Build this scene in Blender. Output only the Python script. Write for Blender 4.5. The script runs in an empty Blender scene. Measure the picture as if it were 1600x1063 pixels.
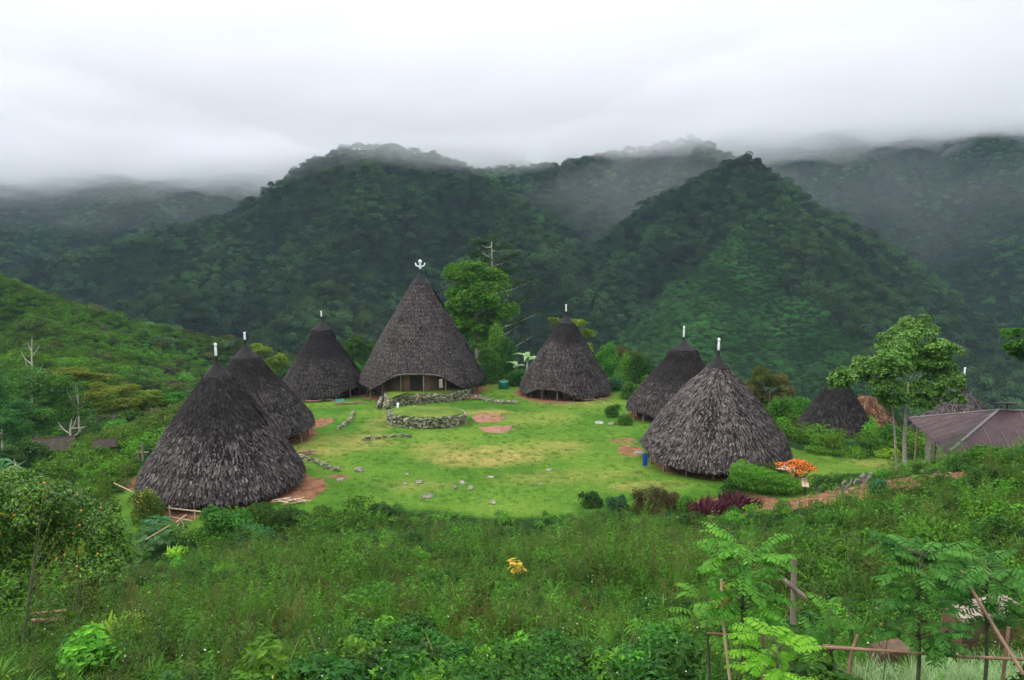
import bpy, math, random
import numpy as np
from mathutils import Vector, Matrix

random.seed(7)
RNG = np.random.default_rng(11)
PI = math.pi
S = bpy.context.scene
C = S.collection

# ------------------------------------------------------------------ camera
PITCH = math.radians(9.0)
FPX = 1220.0                      # focal length in pixels of a 1600 px wide frame
CAMZ = 20.0
cam_d = bpy.data.cameras.new('camera'); cam = bpy.data.objects.new('camera', cam_d); C.objects.link(cam)
cam.location = (0, 0, CAMZ); cam.rotation_euler = (PI/2 - PITCH, 0, 0)
cam_d.sensor_width = 36; cam_d.lens = FPX/1600*36; cam_d.clip_start = 0.1; cam_d.clip_end = 20000
S.camera = cam

# ------------------------------------------------------------------ world, sun, exposure
SUN_EL, SUN_AZ = 40.0, -95.0      # degrees; azimuth clockwise from +Y (from the left)
W = bpy.data.worlds.new('World'); S.world = W; W.use_nodes = True
nt = W.node_tree; nt.nodes.clear()
def wn(t, **k):
    n = nt.nodes.new(t)
    for a, b in k.items(): setattr(n, a, b)
    return n
sky = wn('ShaderNodeTexSky', sky_type='NISHITA', sun_disc=False)
sky.sun_elevation = math.radians(SUN_EL); sky.sun_rotation = math.radians(SUN_AZ); sky.dust_density = 2.0
bg1 = wn('ShaderNodeBackground'); bg1.inputs[1].default_value = 0.07
nt.links.new(sky.outputs[0], bg1.inputs[0])
tc = wn('ShaderNodeTexCoord'); sep = wn('ShaderNodeSeparateXYZ'); nt.links.new(tc.outputs['Generated'], sep.inputs[0])
mr = wn('ShaderNodeMapRange'); mr.inputs[1].default_value = 0.0; mr.inputs[2].default_value = 1.0
mr.inputs[3].default_value = 0.64; mr.inputs[4].default_value = 2.75
nt.links.new(sep.outputs[2], mr.inputs[0])
mp = wn('ShaderNodeMapping'); mp.inputs['Scale'].default_value = (1.0, 1.0, 3.0); nt.links.new(tc.outputs['Generated'], mp.inputs[0])
nz = wn('ShaderNodeTexNoise'); nz.inputs['Scale'].default_value = 1.6; nz.inputs['Detail'].default_value = 5; nz.inputs['Roughness'].default_value = .5
nt.links.new(mp.outputs[0], nz.inputs['Vector'])
cr = wn('ShaderNodeMapRange'); cr.inputs[1].default_value = .3; cr.inputs[2].default_value = .7; cr.inputs[3].default_value = .76; cr.inputs[4].default_value = 1.16
nt.links.new(nz.outputs[0], cr.inputs[0])
mu = wn('ShaderNodeMath', operation='MULTIPLY'); nt.links.new(mr.outputs[0], mu.inputs[0]); nt.links.new(cr.outputs[0], mu.inputs[1])
bg2 = wn('ShaderNodeBackground'); bg2.inputs[0].default_value = (.93, .955, 1.0, 1); nt.links.new(mu.outputs[0], bg2.inputs[1])
mx = wn('ShaderNodeMixShader'); mx.inputs[0].default_value = .88
nt.links.new(bg1.outputs[0], mx.inputs[1]); nt.links.new(bg2.outputs[0], mx.inputs[2])
wo = wn('ShaderNodeOutputWorld'); nt.links.new(mx.outputs[0], wo.inputs[0])
sd = bpy.data.lights.new('sun', 'SUN'); sd.energy = 1.5; sd.angle = math.radians(10); sd.color = (1, .96, .9)
sun = bpy.data.objects.new('sun', sd); C.objects.link(sun)
_e, _a = math.radians(SUN_EL), math.radians(SUN_AZ)
sdir = Vector((math.sin(_a)*math.cos(_e), math.cos(_a)*math.cos(_e), math.sin(_e)))
sun.rotation_euler = sdir.to_track_quat('Z', 'Y').to_euler(); sun.location = (0, 0, 60)
S.view_settings.view_transform = 'Standard'; S.view_settings.look = 'None'
S.view_settings.exposure = 0.40; S.view_settings.gamma = 1
S.cycles.volume_bounces = 8; S.cycles.max_bounces = 9; S.cycles.diffuse_bounces = 3; S.cycles.transparent_max_bounces = 6
S.cycles.transmission_bounces = 3; S.cycles.glossy_bounces = 2
S.cycles.use_denoising = True; S.cycles.sample_clamp_indirect = 6

# ------------------------------------------------------------------ noise in numpy
def _hash(ix, iy, seed):
    h = (ix.astype(np.int64)*374761393 + iy.astype(np.int64)*668265263 + seed*1274126177) & 0xffffffff
    h = ((h ^ (h >> 13))*1274126177) & 0xffffffff
    h = (h ^ (h >> 16)) & 0xffffff
    return h/float(0xffffff)
def vnoise(x, y, seed=0):
    x = np.asarray(x, float); y = np.asarray(y, float)
    ix = np.floor(x); iy = np.floor(y); fx = x-ix; fy = y-iy
    ux = fx*fx*fx*(fx*(fx*6-15)+10); uy = fy*fy*fy*(fy*(fy*6-15)+10)
    a = _hash(ix, iy, seed); b = _hash(ix+1, iy, seed); c = _hash(ix, iy+1, seed); d = _hash(ix+1, iy+1, seed)
    return (a*(1-ux)+b*ux)*(1-uy) + (c*(1-ux)+d*ux)*uy
def fbm(x, y, oct=4, seed=0, gain=.5):
    s = 0; a = 1; t = 0; x = np.asarray(x, float); y = np.asarray(y, float)
    for k in range(oct):
        s = s + a*vnoise(x, y, seed+k*17); t += a; a *= gain
        x, y = (x*1.6+y*1.2)+13.1, (y*1.6-x*1.2)+7.7
    return s/t
def ridged(x, y, oct=4, seed=0):
    s = 0; a = 1; t = 0; x = np.asarray(x, float); y = np.asarray(y, float)
    for k in range(oct):
        s = s + a*(1-np.abs(2*vnoise(x, y, seed+k*17)-1)); t += a; a *= .5
        x, y = (x*1.6+y*1.2)+3.1, (y*1.6-x*1.2)+5.7
    return s/t
def sstep(x, a, b):
    t = np.clip((np.asarray(x, float)-a)/(b-a), 0, 1); return t*t*(3-2*t)

# ------------------------------------------------------------------ the lie of the land
cP, sP = math.cos(PITCH), math.sin(PITCH)
def ray(px, py):
    u = (px-800)/FPX; v = (531.5-py)/FPX
    return np.array((u, cP+v*sP, -sP+v*cP))
def P3(px, py, Z): return np.array((0, 0, CAMZ)) + ray(px, py)*Z
def proj(x, y, z):
    dz = np.asarray(z)-CAMZ; Z = y*cP - dz*sP
    return 800+FPX*x/Z, 531.5-FPX*(y*sP+dz*cP)/Z, Z

# levels of the village green (px, ground row, depth)
LEV = [(350, 762, 55), (392, 668, 68), (507, 622, 99), (660, 606, 98), (884, 620, 96), (1066, 652, 80), (1116, 712, 59),
       (660, 655, 81), (800, 785, 52), (600, 790, 51), (1000, 780, 53), (1330, 722, 56), (1480, 722, 56), (1240, 735, 54), (1303, 704, 72), (1497, 702, 80)]
LEVP = np.array([P3(*a) for a in LEV])
def plateau(x, y):
    w = 0; s = 0
    for p in LEVP:
        k = np.exp(-((x-p[0])**2+(y-p[1])**2)/(2*11.0**2))+1e-9
        w = w+k; s = s+k*p[2]
    return s/w
# outline of the level ground as an x range for each y
_oy = np.array([40, 46, 55, 65, 75, 85, 95, 104, 110]); _ol = np.array([-20, -27, -28, -31, -33, -33, -32, -24, -12]); _or = np.array([34, 44, 52, 52, 48, 38, 27, 20, 8.])
def out_dist(x, y):
    l = np.interp(y, _oy, _ol); r = np.interp(y, _oy, _or)
    dx = np.maximum(np.maximum(l-x, x-r), 0); dy = np.maximum(y-107, 0)
    return np.hypot(dx*.9, dy)
_hy = np.array([-400, -60, 0, 8, 18, 35, 49, 58, 120, 300, 900.]); _hz = np.array([120, 42, 18.0, 14.5, 9.9, 4.2, .6, -2.5, -26, -85, -120.])
def hillside(x, y):
    z = np.interp(y, _hy, _hz)
    z = z + 4.5*sstep(x, 5, 22)*(1-sstep(y, 33, 50))*sstep(y, 4, 20) + -.1*sstep(x, 14, 30)*sstep(y, 10, 25)*(1-sstep(y, 33, 50))
    z = z - .12*np.maximum(-x-8, 0)*sstep(y, 0, 14)*(1-sstep(y, 60, 90))
    z = z + .9*(fbm(x*.13, y*.13, 3, 5)-.5)*sstep(y, 2, 9)
    return z

# crests of the mountains: (px, py, depth), slope of the flanks
SP = {
 'far_left': ([(-500, 150, 1500), (0, 165, 1500), (250, 150, 1450), (450, 200, 1300), (700, 190, 1350)], .62),
 'far_left_spur': ([(120, 215, 1300), (230, 330, 1000), (300, 430, 800)], .62),
 'far_left_spur_b': ([(-160, 215, 1200), (-60, 350, 900), (0, 430, 750)], .62),
 'centre': ([(-160, 462, 620), (0, 432, 640), (140, 398, 660), (250, 366, 680), (330, 340, 700), (430, 290, 730), (500, 252, 745), (560, 234, 750), (610, 232, 750), (660, 244, 760), (740, 272, 800), (860, 262, 900), (960, 246, 980), (1080, 222, 980)], .78),
 'centre_spur': ([(600, 234, 750), (560, 330, 620), (520, 420, 520), (470, 505, 420)], .80),
 'centre_spur_b': ([(430, 295, 730), (330, 400, 600), (250, 470, 480)], .85),
 'centre_spur_r': ([(690, 262, 760), (770, 300, 700), (830, 350, 600), (870, 450, 480)], .85),
 'centre_mid': ([(900, 262, 940), (940, 330, 840), (950, 400, 720)], .80),
 'cone': ([(1080, 224, 980), (1115, 286, 800), (1152, 250, 650), (1200, 290, 640), (1260, 340, 620), (1330, 392, 600), (1430, 455, 560), (1530, 540, 500), (1640, 640, 440)], .78),
 'cone_left': ([(1152, 252, 650), (1055, 338, 600), (965, 422, 540), (905, 492, 470)], .80),
 'cone_spur': ([(1150, 254, 650), (1145, 370, 540), (1100, 470, 430), (1060, 560, 340)], .70),
 'cone_spur_b': ([(1200, 300, 620), (1250, 420, 480), (1330, 540, 380), (1400, 610, 320)], .70),
 'far_right': ([(900, 215, 1500), (1060, 180, 1400), (1300, 110, 1350), (1500, 90, 1300), (1800, 80, 1300), (2200, 60, 1300)], .85),
 'far_right_spur': ([(1310, 150, 1300), (1340, 290, 1050), (1400, 420, 850)], .72),
 'far_right_spur_b': ([(1520, 140, 1250), (1560, 260, 1000), (1590, 400, 800), (1620, 500, 700)], .72),
 'near_left': ([(-420, 330, 210), (-150, 395, 200), (0, 449, 196), (80, 476, 200), (160, 504, 208), (250, 518, 216), (340, 535, 222), (440, 560, 228), (540, 600, 225)], .50),
 'near_left_spur': ([(60, 480, 198), (60, 545, 160), (40, 590, 130)], .5),
}
SEG = []
for k, (pts, sl) in SP.items():
    w = [P3(*p) for p in pts]
    for a, b in zip(w[:-1], w[1:]): SEG.append((a, b, sl, k.startswith('near')))
def mountains(x, y):
    best = np.full(np.shape(x), -1e9); bd = np.zeros(np.shape(x)); near = np.zeros(np.shape(x), bool)
    wx = x + 26*(fbm(x/90, y/90, 3, 31)-.5)*sstep(y, 260, 420); wy = y + 26*(fbm(x/90, y/90, 3, 77)-.5)*sstep(y, 260, 420)
    for a, b, sl, nr in SEG:
        d = b[:2]-a[:2]; L = d@d
        t = np.clip(((wx-a[0])*d[0]+(wy-a[1])*d[1])/L, 0, 1)
        dist = np.hypot(wx-(a[0]+t*d[0]), wy-(a[1]+t*d[1]))
        z = a[2]+t*(b[2]-a[2]) - sl*(np.sqrt(dist*dist+ (3 if nr else 14)**2) - (3 if nr else 14))
        m = z > best
        best = np.where(m, z, best); bd = np.where(m, dist, bd); near = np.where(m, nr, near)
    amp = np.where(near, 7, 52)*np.clip(bd/np.where(near, 40, 110), .08, 1)
    sc = np.where(near, 38., 120.)
    best = best + amp*(ridged(x/sc, y/sc, 4, 9)-.66)
    return best
def smax(a, b, k):
    h = np.clip(.5+.5*(a-b)/k, 0, 1); return b*(1-h)+a*h + k*h*(1-h)
def H(x, y):
    x = np.asarray(x, float); y = np.asarray(y, float)
    d = out_dist(x, y)
    pl = plateau(x, y)
    left = (x < 0)
    fall = np.where(left & (y < 104), .40, .62)
    v = pl - fall*d + .6*(fbm(x*.1, y*.1, 3, 3)-.5)*sstep(d, 2, 12)
    v = np.maximum(v, -95 + 10*fbm(x/60, y/60, 2, 4))
    h = smax(v, hillside(x, y), 1.2)
    far = sstep(np.hypot(x, y), 95, 135)
    m = np.where(far > 0, mountains(x, y), -200)
    return np.where(far > 0, smax(m, h, 4.0)*far + h*(1-far), h)
def inpoly(x, y, poly):
    r = np.zeros(np.shape(x), bool)
    for (x0, y0), (x1, y1) in zip(poly, poly[1:]+poly[:1]):
        r ^= ((y0 > y) != (y1 > y)) & (x < (x1-x0)*(y-y0)/((y1-y0) or 1e-9)+x0)
    return r
# parts of the level ground overgrown with leaves: below the front left house, left of it, behind the garden
ZONES = [[(-30, 36), (-22, 41), (-18.5, 45.5), (-12.5, 46.5), (-8, 46), (-6, 40)], [(-60, 40), (-26.5, 44), (-27.5, 60), (-30, 72), (-31, 84), (-60, 90)], [(20.5, 62), (25, 57.5), (33, 57.5), (46, 62), (60, 60), (60, 110), (24, 110)]]
def zones(x, y):
    x = np.asarray(x, float)+1.2*(vnoise(np.asarray(x)*.6, np.asarray(y)*.6, 19)-.5); r = np.zeros(np.shape(x), bool)
    for z in ZONES: r |= inpoly(x, y, z)
    return r
def h1(x, y): return float(H(np.array([x]), np.array([y]))[0])
def G(px, py, zmax=400.):
    """where the sight line through a pixel of the photograph meets the land"""
    t = np.concatenate([np.arange(2, 120, .1), np.arange(120, zmax, 1.)])
    r = ray(px, py); X = r[0]*t; Y = r[1]*t; Zz = CAMZ+r[2]*t
    b = np.nonzero(Zz < H(X, Y))[0]
    k = b[0] if len(b) else len(t)-1
    return np.array((X[k], Y[k], h1(X[k], Y[k]))), t[k]
def at(px, Z):
    z = 0.
    for _ in range(6):
        y = (Z-(CAMZ-z)*sP)/cP; x = (px-800)/FPX*Z; z = h1(x, y)
    return np.array((x, y, z))

# ------------------------------------------------------------------ object helpers
def tag(o, label=None, cat=None, group=None, kind=None):
    if label: o['label'] = label
    if cat: o['category'] = cat
    if group: o['group'] = group
    if kind: o['kind'] = kind
    return o
def empty(name, loc, label, cat, group=None, rz=0):
    o = bpy.data.objects.new(name, None); C.objects.link(o); o.location = Vector(loc); o.rotation_euler = (0, 0, rz); o.empty_display_size = .3
    return tag(o, label, cat, group)
class MB:
    """collects shapes and links them as one mesh object"""
    def __init__(s): s.v = []; s.f = []; s.t = []; s.n = 0
    def add(s, v, f, t=.5):
        v = np.asarray(v, float).reshape(-1, 3)
        s.v.append(v); s.f += [tuple(i+s.n for i in q) for q in (f.tolist() if hasattr(f, 'tolist') else f)]
        t = np.full(len(v), t) if np.isscalar(t) else np.asarray(t, float); s.t.append(t); s.n += len(v)
        return s
    def box(s, c, d, rz=0, t=.5, rx=0, ry=0, taper=1., jit=0):
        v = np.array([[x, y, z] for z in (-.5, .5) for x, y in ((-.5, -.5), (.5, -.5), (.5, .5), (-.5, .5))])
        v[4:, :2] *= taper; v = v*np.array(d)
        if jit: v = v + RNG.normal(0, jit, v.shape)
        M = np.array(Matrix.Rotation(rz, 3, 'Z') @ Matrix.Rotation(ry, 3, 'Y') @ Matrix.Rotation(rx, 3, 'X'))
        return s.add(v@M.T+np.array(c), [(0, 3, 2, 1), (4, 5, 6, 7), (0, 1, 5, 4), (1, 2, 6, 5), (2, 3, 7, 6), (3, 0, 4, 7)], t)
    def tube(s, pts, rad, n=8, t=.5, cap=True):
        pts = np.asarray(pts, float); m = len(pts); rad = np.full(m, rad) if np.isscalar(rad) else np.asarray(rad, float)
        V = []
        up0 = None
        for i in range(m):
            d = pts[min(i+1, m-1)]-pts[max(i-1, 0)]; d = d/(np.linalg.norm(d)+1e-9)
            a = np.cross(d, (0, 0, 1) if abs(d[2]) < .9 else (1, 0, 0)) if up0 is None else up0-d*(up0@d)
            a = a/(np.linalg.norm(a)+1e-9); up0 = a; b = np.cross(d, a)
            for k in range(n):
                g = 2*PI*k/n; V.append(pts[i]+rad[i]*(a*math.cos(g)+b*math.sin(g)))
        F = [(i*n+k, i*n+(k+1) % n, (i+1)*n+(k+1) % n, (i+1)*n+k) for i in range(m-1) for k in range(n)]
        if cap: F += [tuple(range(n-1, -1, -1)), tuple((m-1)*n+k for k in range(n))]
        return s.add(V, F, t)
    def rev(s, prof, n=24, t=.5, wob=0, c=(0, 0, 0)):
        m = len(prof); V = []
        for r, z in prof:
            for k in range(n):
                g = 2*PI*k/n; q = r*(1+wob*random.uniform(-1, 1)); V.append((c[0]+q*math.cos(g), c[1]+q*math.sin(g), c[2]+z))
        F = [(i*n+k, i*n+(k+1) % n, (i+1)*n+(k+1) % n, (i+1)*n+k) for i in range(m-1) for k in range(n)]
        F += [tuple(range(n-1, -1, -1)), tuple((m-1)*n+k for k in range(n))]
        return s.add(V, F, t)
    def rock(s, c, r, t=.5, n=7, rough=.22):
        """an irregular stone"""
        V = []; rows = 5
        r = np.asarray(r if hasattr(r, '__len__') else (r, r, r), float)
        sx, ang = random.random()*99, random.random()*PI
        for i in range(rows+1):
            ph = PI*i/rows
            for k in range(n):
                g = 2*PI*k/n+.3*i
                q = 1+rough*(random.random()*2-1)
                x, y, z = (math.sin(ph)*math.cos(g)*q, math.sin(ph)*math.sin(g)*q, math.cos(ph)*(1+rough*(random.random()-.5)))
                x = math.copysign(abs(x)**.8, x); y = math.copysign(abs(y)**.8, y)
                x, y, z = x*r[0], y*r[1], z*r[2]
                V.append((c[0]+x*math.cos(ang)-y*math.sin(ang), c[1]+x*math.sin(ang)+y*math.cos(ang), c[2]+z))
        F = [(i*n+k, (i+1)*n+k, (i+1)*n+(k+1) % n, i*n+(k+1) % n) for i in range(rows) for k in range(n)]
        return s.add(V, F, t)
    def build(s, name, mat, parent=None, smooth=False):
        me = bpy.data.meshes.new(name); me.from_pydata(np.concatenate(s.v).tolist(), [], s.f)
        a = me.attributes.new('tint', 'FLOAT', 'POINT'); a.data.foreach_set('value', np.concatenate(s.t).astype(np.float32))
        me.materials.append(mat)
        if smooth: me.polygons.foreach_set('use_smooth', np.ones(len(me.polygons), bool))
        me.update()
        o = bpy.data.objects.new(name, me); C.objects.link(o)
        if parent is not None: o.parent = parent
        return o
def quads_mesh(name, V, Q, mat, tint=None, smooth=False, attrs=None):
    """fast mesh of equal faces"""
    V = np.ascontiguousarray(V, np.float32); Q = np.ascontiguousarray(Q, np.int32); k = Q.shape[1]
    me = bpy.data.meshes.new(name); me.vertices.add(len(V)); me.vertices.foreach_set('co', V.ravel())
    me.loops.add(Q.size); me.loops.foreach_set('vertex_index', Q.ravel())
    me.polygons.add(len(Q)); me.polygons.foreach_set('loop_start', np.arange(0, Q.size, k, dtype=np.int32))
    me.polygons.foreach_set('use_smooth', np.full(len(Q), smooth))
    me.update(calc_edges=True)
    at_ = dict(attrs or {})
    if tint is not None: at_['tint'] = tint
    for nme, val in at_.items():
        a = me.attributes.new(nme, 'FLOAT', 'POINT'); a.data.foreach_set('value', np.ascontiguousarray(val, np.float32))
    me.materials.append(mat); return me
def link(name, me, parent=None, loc=None):
    o = bpy.data.objects.new(name, me); C.objects.link(o)
    if parent is not None: o.parent = parent
    if loc is not None: o.location = Vector(loc)
    return o
def copy_tree(o, parent=None):
    c = o.copy(); C.objects.link(c); c.parent = parent
    for ch in list(o.children): copy_tree(ch, c)
    return c

# ------------------------------------------------------------------ materials
def newmat(name):
    m = bpy.data.materials.new(name); m.use_nodes = True; m.node_tree.nodes.clear(); return m, m.node_tree
class NT:
    def __init__(s, t): s.t = t
    def n(s, ty, ins=None, **k):
        n = s.t.nodes.new(ty)
        for a, b in k.items(): setattr(n, a, b)
        for a, b in (ins or {}).items():
            if isinstance(b, bpy.types.NodeSocket): s.t.links.new(b, n.inputs[a])
            else: n.inputs[a].default_value = b
        return n
    def mix(s, f, a, b, mode='MIX'):
        n = s.t.nodes.new('ShaderNodeMix'); n.data_type = 'RGBA'; n.blend_type = mode
        for i, v in ((0, f), (6, a), (7, b)):
            if isinstance(v, bpy.types.NodeSocket): s.t.links.new(v, n.inputs[i])
            else: n.inputs[i].default_value = (v if i == 0 else (*v, 1))
        return n.outputs[2]
    def math(s, op, a, b=0., c=None):
        n = s.n('ShaderNodeMath', operation=op)
        for i, v in enumerate((a, b) if c is None else (a, b, c)):
            if isinstance(v, bpy.types.NodeSocket): s.t.links.new(v, n.inputs[i])
            else: n.inputs[i].default_value = v
        return n.outputs[0]
    def rng(s, v, a, b, c=0., d=1.):
        return s.n('ShaderNodeMapRange', {0: v, 1: a, 2: b, 3: c, 4: d}).outputs[0]
    def noise(s, scale, detail=3, vec=None, rough=.5):
        ins = {'Scale': scale, 'Detail': detail, 'Roughness': rough}
        if vec is not None: ins['Vector'] = vec
        return s.n('ShaderNodeTexNoise', ins).outputs[0]
    def attr(s, name): return s.n('ShaderNodeAttribute', attribute_name=name).outputs['Fac']
    def pos(s): return s.n('ShaderNodeNewGeometry').outputs['Position']
    def out(s, sh): s.t.links.new(sh, s.n('ShaderNodeOutputMaterial').inputs[0])
    def hsv(s, col, h, sa, v):
        n = s.n('ShaderNodeHueSaturation')
        for i, x in (('Hue', h), ('Saturation', sa), ('Value', v), ('Color', col)):
            if isinstance(x, bpy.types.NodeSocket): s.t.links.new(x, n.inputs[i])
            else: n.inputs[i].default_value = x
        return n.outputs[0]
def leaf_mat(name, a, b, c=None, transl=.35, rough=.55, spec=.16, wscale=.25, var=.25):
    """leaf colour a..b by leaf, drifting by patch of ground and by plant; c = colour of a few old leaves"""
    m, t = newmat(name); N = NT(t)
    col = N.mix(N.attr('tint'), a, b)
    rnd = N.n('ShaderNodeObjectInfo').outputs['Random']
    pn = N.noise(wscale, 3, N.pos())
    val = N.math('MULTIPLY', N.rng(rnd, 0, 1, 1-var, 1+var), N.rng(pn, .3, .7, 1-var, 1+var))
    if c is not None: col = N.mix(N.rng(N.noise(wscale*.7, 2, N.pos()), .48, .68, 0, .75), col, c)
    col = N.hsv(col, N.rng(rnd, 0, 1, .485, .515), 1., val)
    p = N.n('ShaderNodeBsdfPrincipled', {'Base Color': col, 'Roughness': rough, 'Specular IOR Level': spec})
    tr = N.n('ShaderNodeBsdfTranslucent', {'Color': N.hsv(col, .49, 1.1, 1.25)})
    N.out(N.n('ShaderNodeMixShader', {0: transl, 1: p.outputs[0], 2: tr.outputs[0]}).outputs[0])
    return m
def plain_mat(name, a, b, scale=3., rough=.8, bump=.0, spec=.3, stretch=None, metallic=0., objc=True):
    m, t = newmat(name); N = NT(t)
    v = N.n('ShaderNodeTexCoord').outputs['Object']
    if stretch: v = N.n('ShaderNodeMapping', {'Vector': v, 'Scale': stretch}).outputs[0]
    f = N.noise(scale, 5, v, .6)
    col = N.mix(N.rng(f, .3, .7), a, b)
    col = N.hsv(col, .5, 1., N.rng(N.attr('tint'), 0, 1, .6, 1.4))
    ins = {'Base Color': col, 'Roughness': rough, 'Specular IOR Level': spec, 'Metallic': metallic}
    if bump: ins['Normal'] = N.n('ShaderNodeBump', {'Strength': bump, 'Distance': .05, 'Height': f}).outputs[0]
    N.out(N.n('ShaderNodeBsdfPrincipled', ins).outputs[0]); return m

M = {}
M['wood'] = plain_mat('weathered_wood', (.10, .075, .055), (.26, .21, .165), 6, .85, .3, stretch=(1, 1, .15))
M['woodlight'] = plain_mat('pale_wood', (.36, .25, .16), (.55, .42, .30), 5, .8, .2, stretch=(1, 1, .15))
M['wooddark'] = plain_mat('sooty_wood', (.022, .016, .012), (.06, .042, .03), 5, .9, .3)
M['planks'] = plain_mat('brown_planks', (.07, .04, .026), (.16, .095, .06), 5, .85, .3, stretch=(1, 1, .2))
M['bamboo'] = plain_mat('bamboo', (.28, .19, .11), (.50, .38, .24), 8, .6, .1)
M['bamboored'] = plain_mat('old_bamboo', (.12, .07, .045), (.30, .18, .11), 8, .6, .1)
M['stone'] = plain_mat('mossy_stone', (.045, .060, .025), (.34, .32, .215), 2.2, .9, .5)
M['stonelight'] = plain_mat('pale_stone', (.16, .145, .12), (.36, .33, .28), 3, .9, .4)
M['white'] = plain_mat('white_finial_paint', (.70, .72, .75), (.85, .86, .88), 4, .6)
M['fibre'] = plain_mat('black_palm_fibre', (.008, .007, .007), (.03, .026, .025), 14, .9, .6, stretch=(1, 1, .2))
M['bark'] = plain_mat('bark', (.10, .085, .065), (.24, .21, .17), 5, .9, .4, stretch=(1, 1, .3))
M['barkmid'] = plain_mat('mottled_bark', (.11, .10, .07), (.34, .31, .25), 7, .9, .4)
M['barkpale'] = plain_mat('pale_bark', (.24, .22, .17), (.46, .43, .36), 5, .9, .4)
M['earth'] = plain_mat('red_earth', (.10, .042, .024), (.25, .12, .07), 1.2, .95, .5)
M['earthpatch'] = plain_mat('trodden_red_earth', (.20, .085, .05), (.31, .15, .10), .8, .95, .3)
M['tank'] = plain_mat('green_plastic', (.006, .10, .065), (.010, .14, .09), 2, .35, spec=.5)
M['blue'] = plain_mat('blue_cloth', (.01, .06, .40), (.02, .10, .55), 3, .7)
M['tin'] = plain_mat('rusty_tin', (.034, .018, .019), (.080, .042, .044), 1.3, .6, .1, stretch=(1, 1, 1))
M['tintrim'] = plain_mat('bare_tin', (.13, .11, .115), (.22, .185, .19), 3, .5)
M['wallboard'] = plain_mat('grey_board', (.08, .075, .06), (.20, .185, .165), 4, .9, .2, stretch=(1, 1, .2))
M['slab'] = plain_mat('pinkish_slab', (.17, .12, .095), (.30, .23, .19), 3, .9, .3)
M['orange'] = plain_mat('orange_petals', (.75, .10, .02), (.85, .22, .03), 3, .6)
M['yellowfruit'] = plain_mat('yellow_fruit', (.55, .30, .02), (.62, .16, .02), .8, .5)
M['white_flower'] = plain_mat('white_petals', (.7, .7, .6), (.8, .8, .72), 3, .7)
def thatch_mat(name, a, b, dark):
    m, t = newmat(name); N = NT(t)
    f = N.noise(9, 4, N.pos(), .7)
    col = N.mix(N.attr('tint'), a, b)
    col = N.mix(N.math('MULTIPLY', N.attr('soot'), .82), col, dark)
    col = N.hsv(col, .5, 1., N.rng(f, .25, .75, .6, 1.45))
    N.out(N.n('ShaderNodeBsdfPrincipled', {'Base Color': col, 'Roughness': .9, 'Specular IOR Level': .15}).outputs[0]); return m
M['thatch'] = thatch_mat('grey_thatch', (.007, .0055, .005), (.20, .168, .158), (.013, .011, .011))
M['thatchbrown'] = thatch_mat('brown_thatch', (.04, .02, .012), (.24, .12, .065), (.02, .013, .01))
M['leaf'] = leaf_mat('leaf_green', (.022, .08, .010), (.095, .25, .028))
M['leafdark'] = leaf_mat('leaf_dark', (.012, .040, .010), (.04, .11, .022))
M['leafbright'] = leaf_mat('leaf_bright', (.05, .17, .015), (.16, .38, .035))
M['leaflime'] = leaf_mat('leaf_lime', (.14, .32, .02), (.34, .55, .05))
M['leafyellow'] = leaf_mat('leaf_yellowgreen', (.09, .16, .012), (.25, .34, .03))
M['leafbright2'] = leaf_mat('leaf_spray', (.04, .12, .010), (.13, .27, .025))
M['leafglossy'] = leaf_mat('leaf_glossy', (.018, .065, .006), (.17, .30, .04), rough=.35, spec=.4, transl=.25)
M['leafred'] = leaf_mat('leaf_maroon', (.03, .006, .008), (.13, .022, .022))
M['leafgold'] = leaf_mat('leaf_gold', (.55, .42, .03), (.80, .66, .12), wscale=.01, var=.1)
M['leafblue'] = leaf_mat('leaf_bluegreen', (.022, .095, .03), (.07, .20, .07))
M['leafolive'] = leaf_mat('leaf_olive', (.04, .07, .012), (.12, .15, .03), c=(.14, .10, .03))
M['leafpale'] = leaf_mat('blade_pale', (.16, .28, .10), (.38, .52, .26))
M['grass'] = leaf_mat('grass_blades', (.018, .060, .008), (.125, .22, .026), c=(.13, .135, .03), wscale=.35, transl=.3)
M['weed'] = leaf_mat('weed_leaves', (.008, .036, .006), (.115, .26, .022), c=(.06, .15, .012), wscale=.3, var=.42)
M['weedbrown'] = leaf_mat('weed_seedheads', (.045, .075, .015), (.12, .13, .035), c=(.16, .11, .04), wscale=.3)
M['forest'] = leaf_mat('forest_leaves', (.006, .025, .010), (.112, .205, .056), c=(.050, .080, .020), transl=.15, rough=.7, spec=.08, wscale=.012, var=.62)
M['scrub'] = leaf_mat('scrub_leaves', (.020, .065, .010), (.12, .25, .022), c=(.06, .06, .02), transl=.25, rough=.7, spec=.08, wscale=.045, var=.4)

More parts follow.
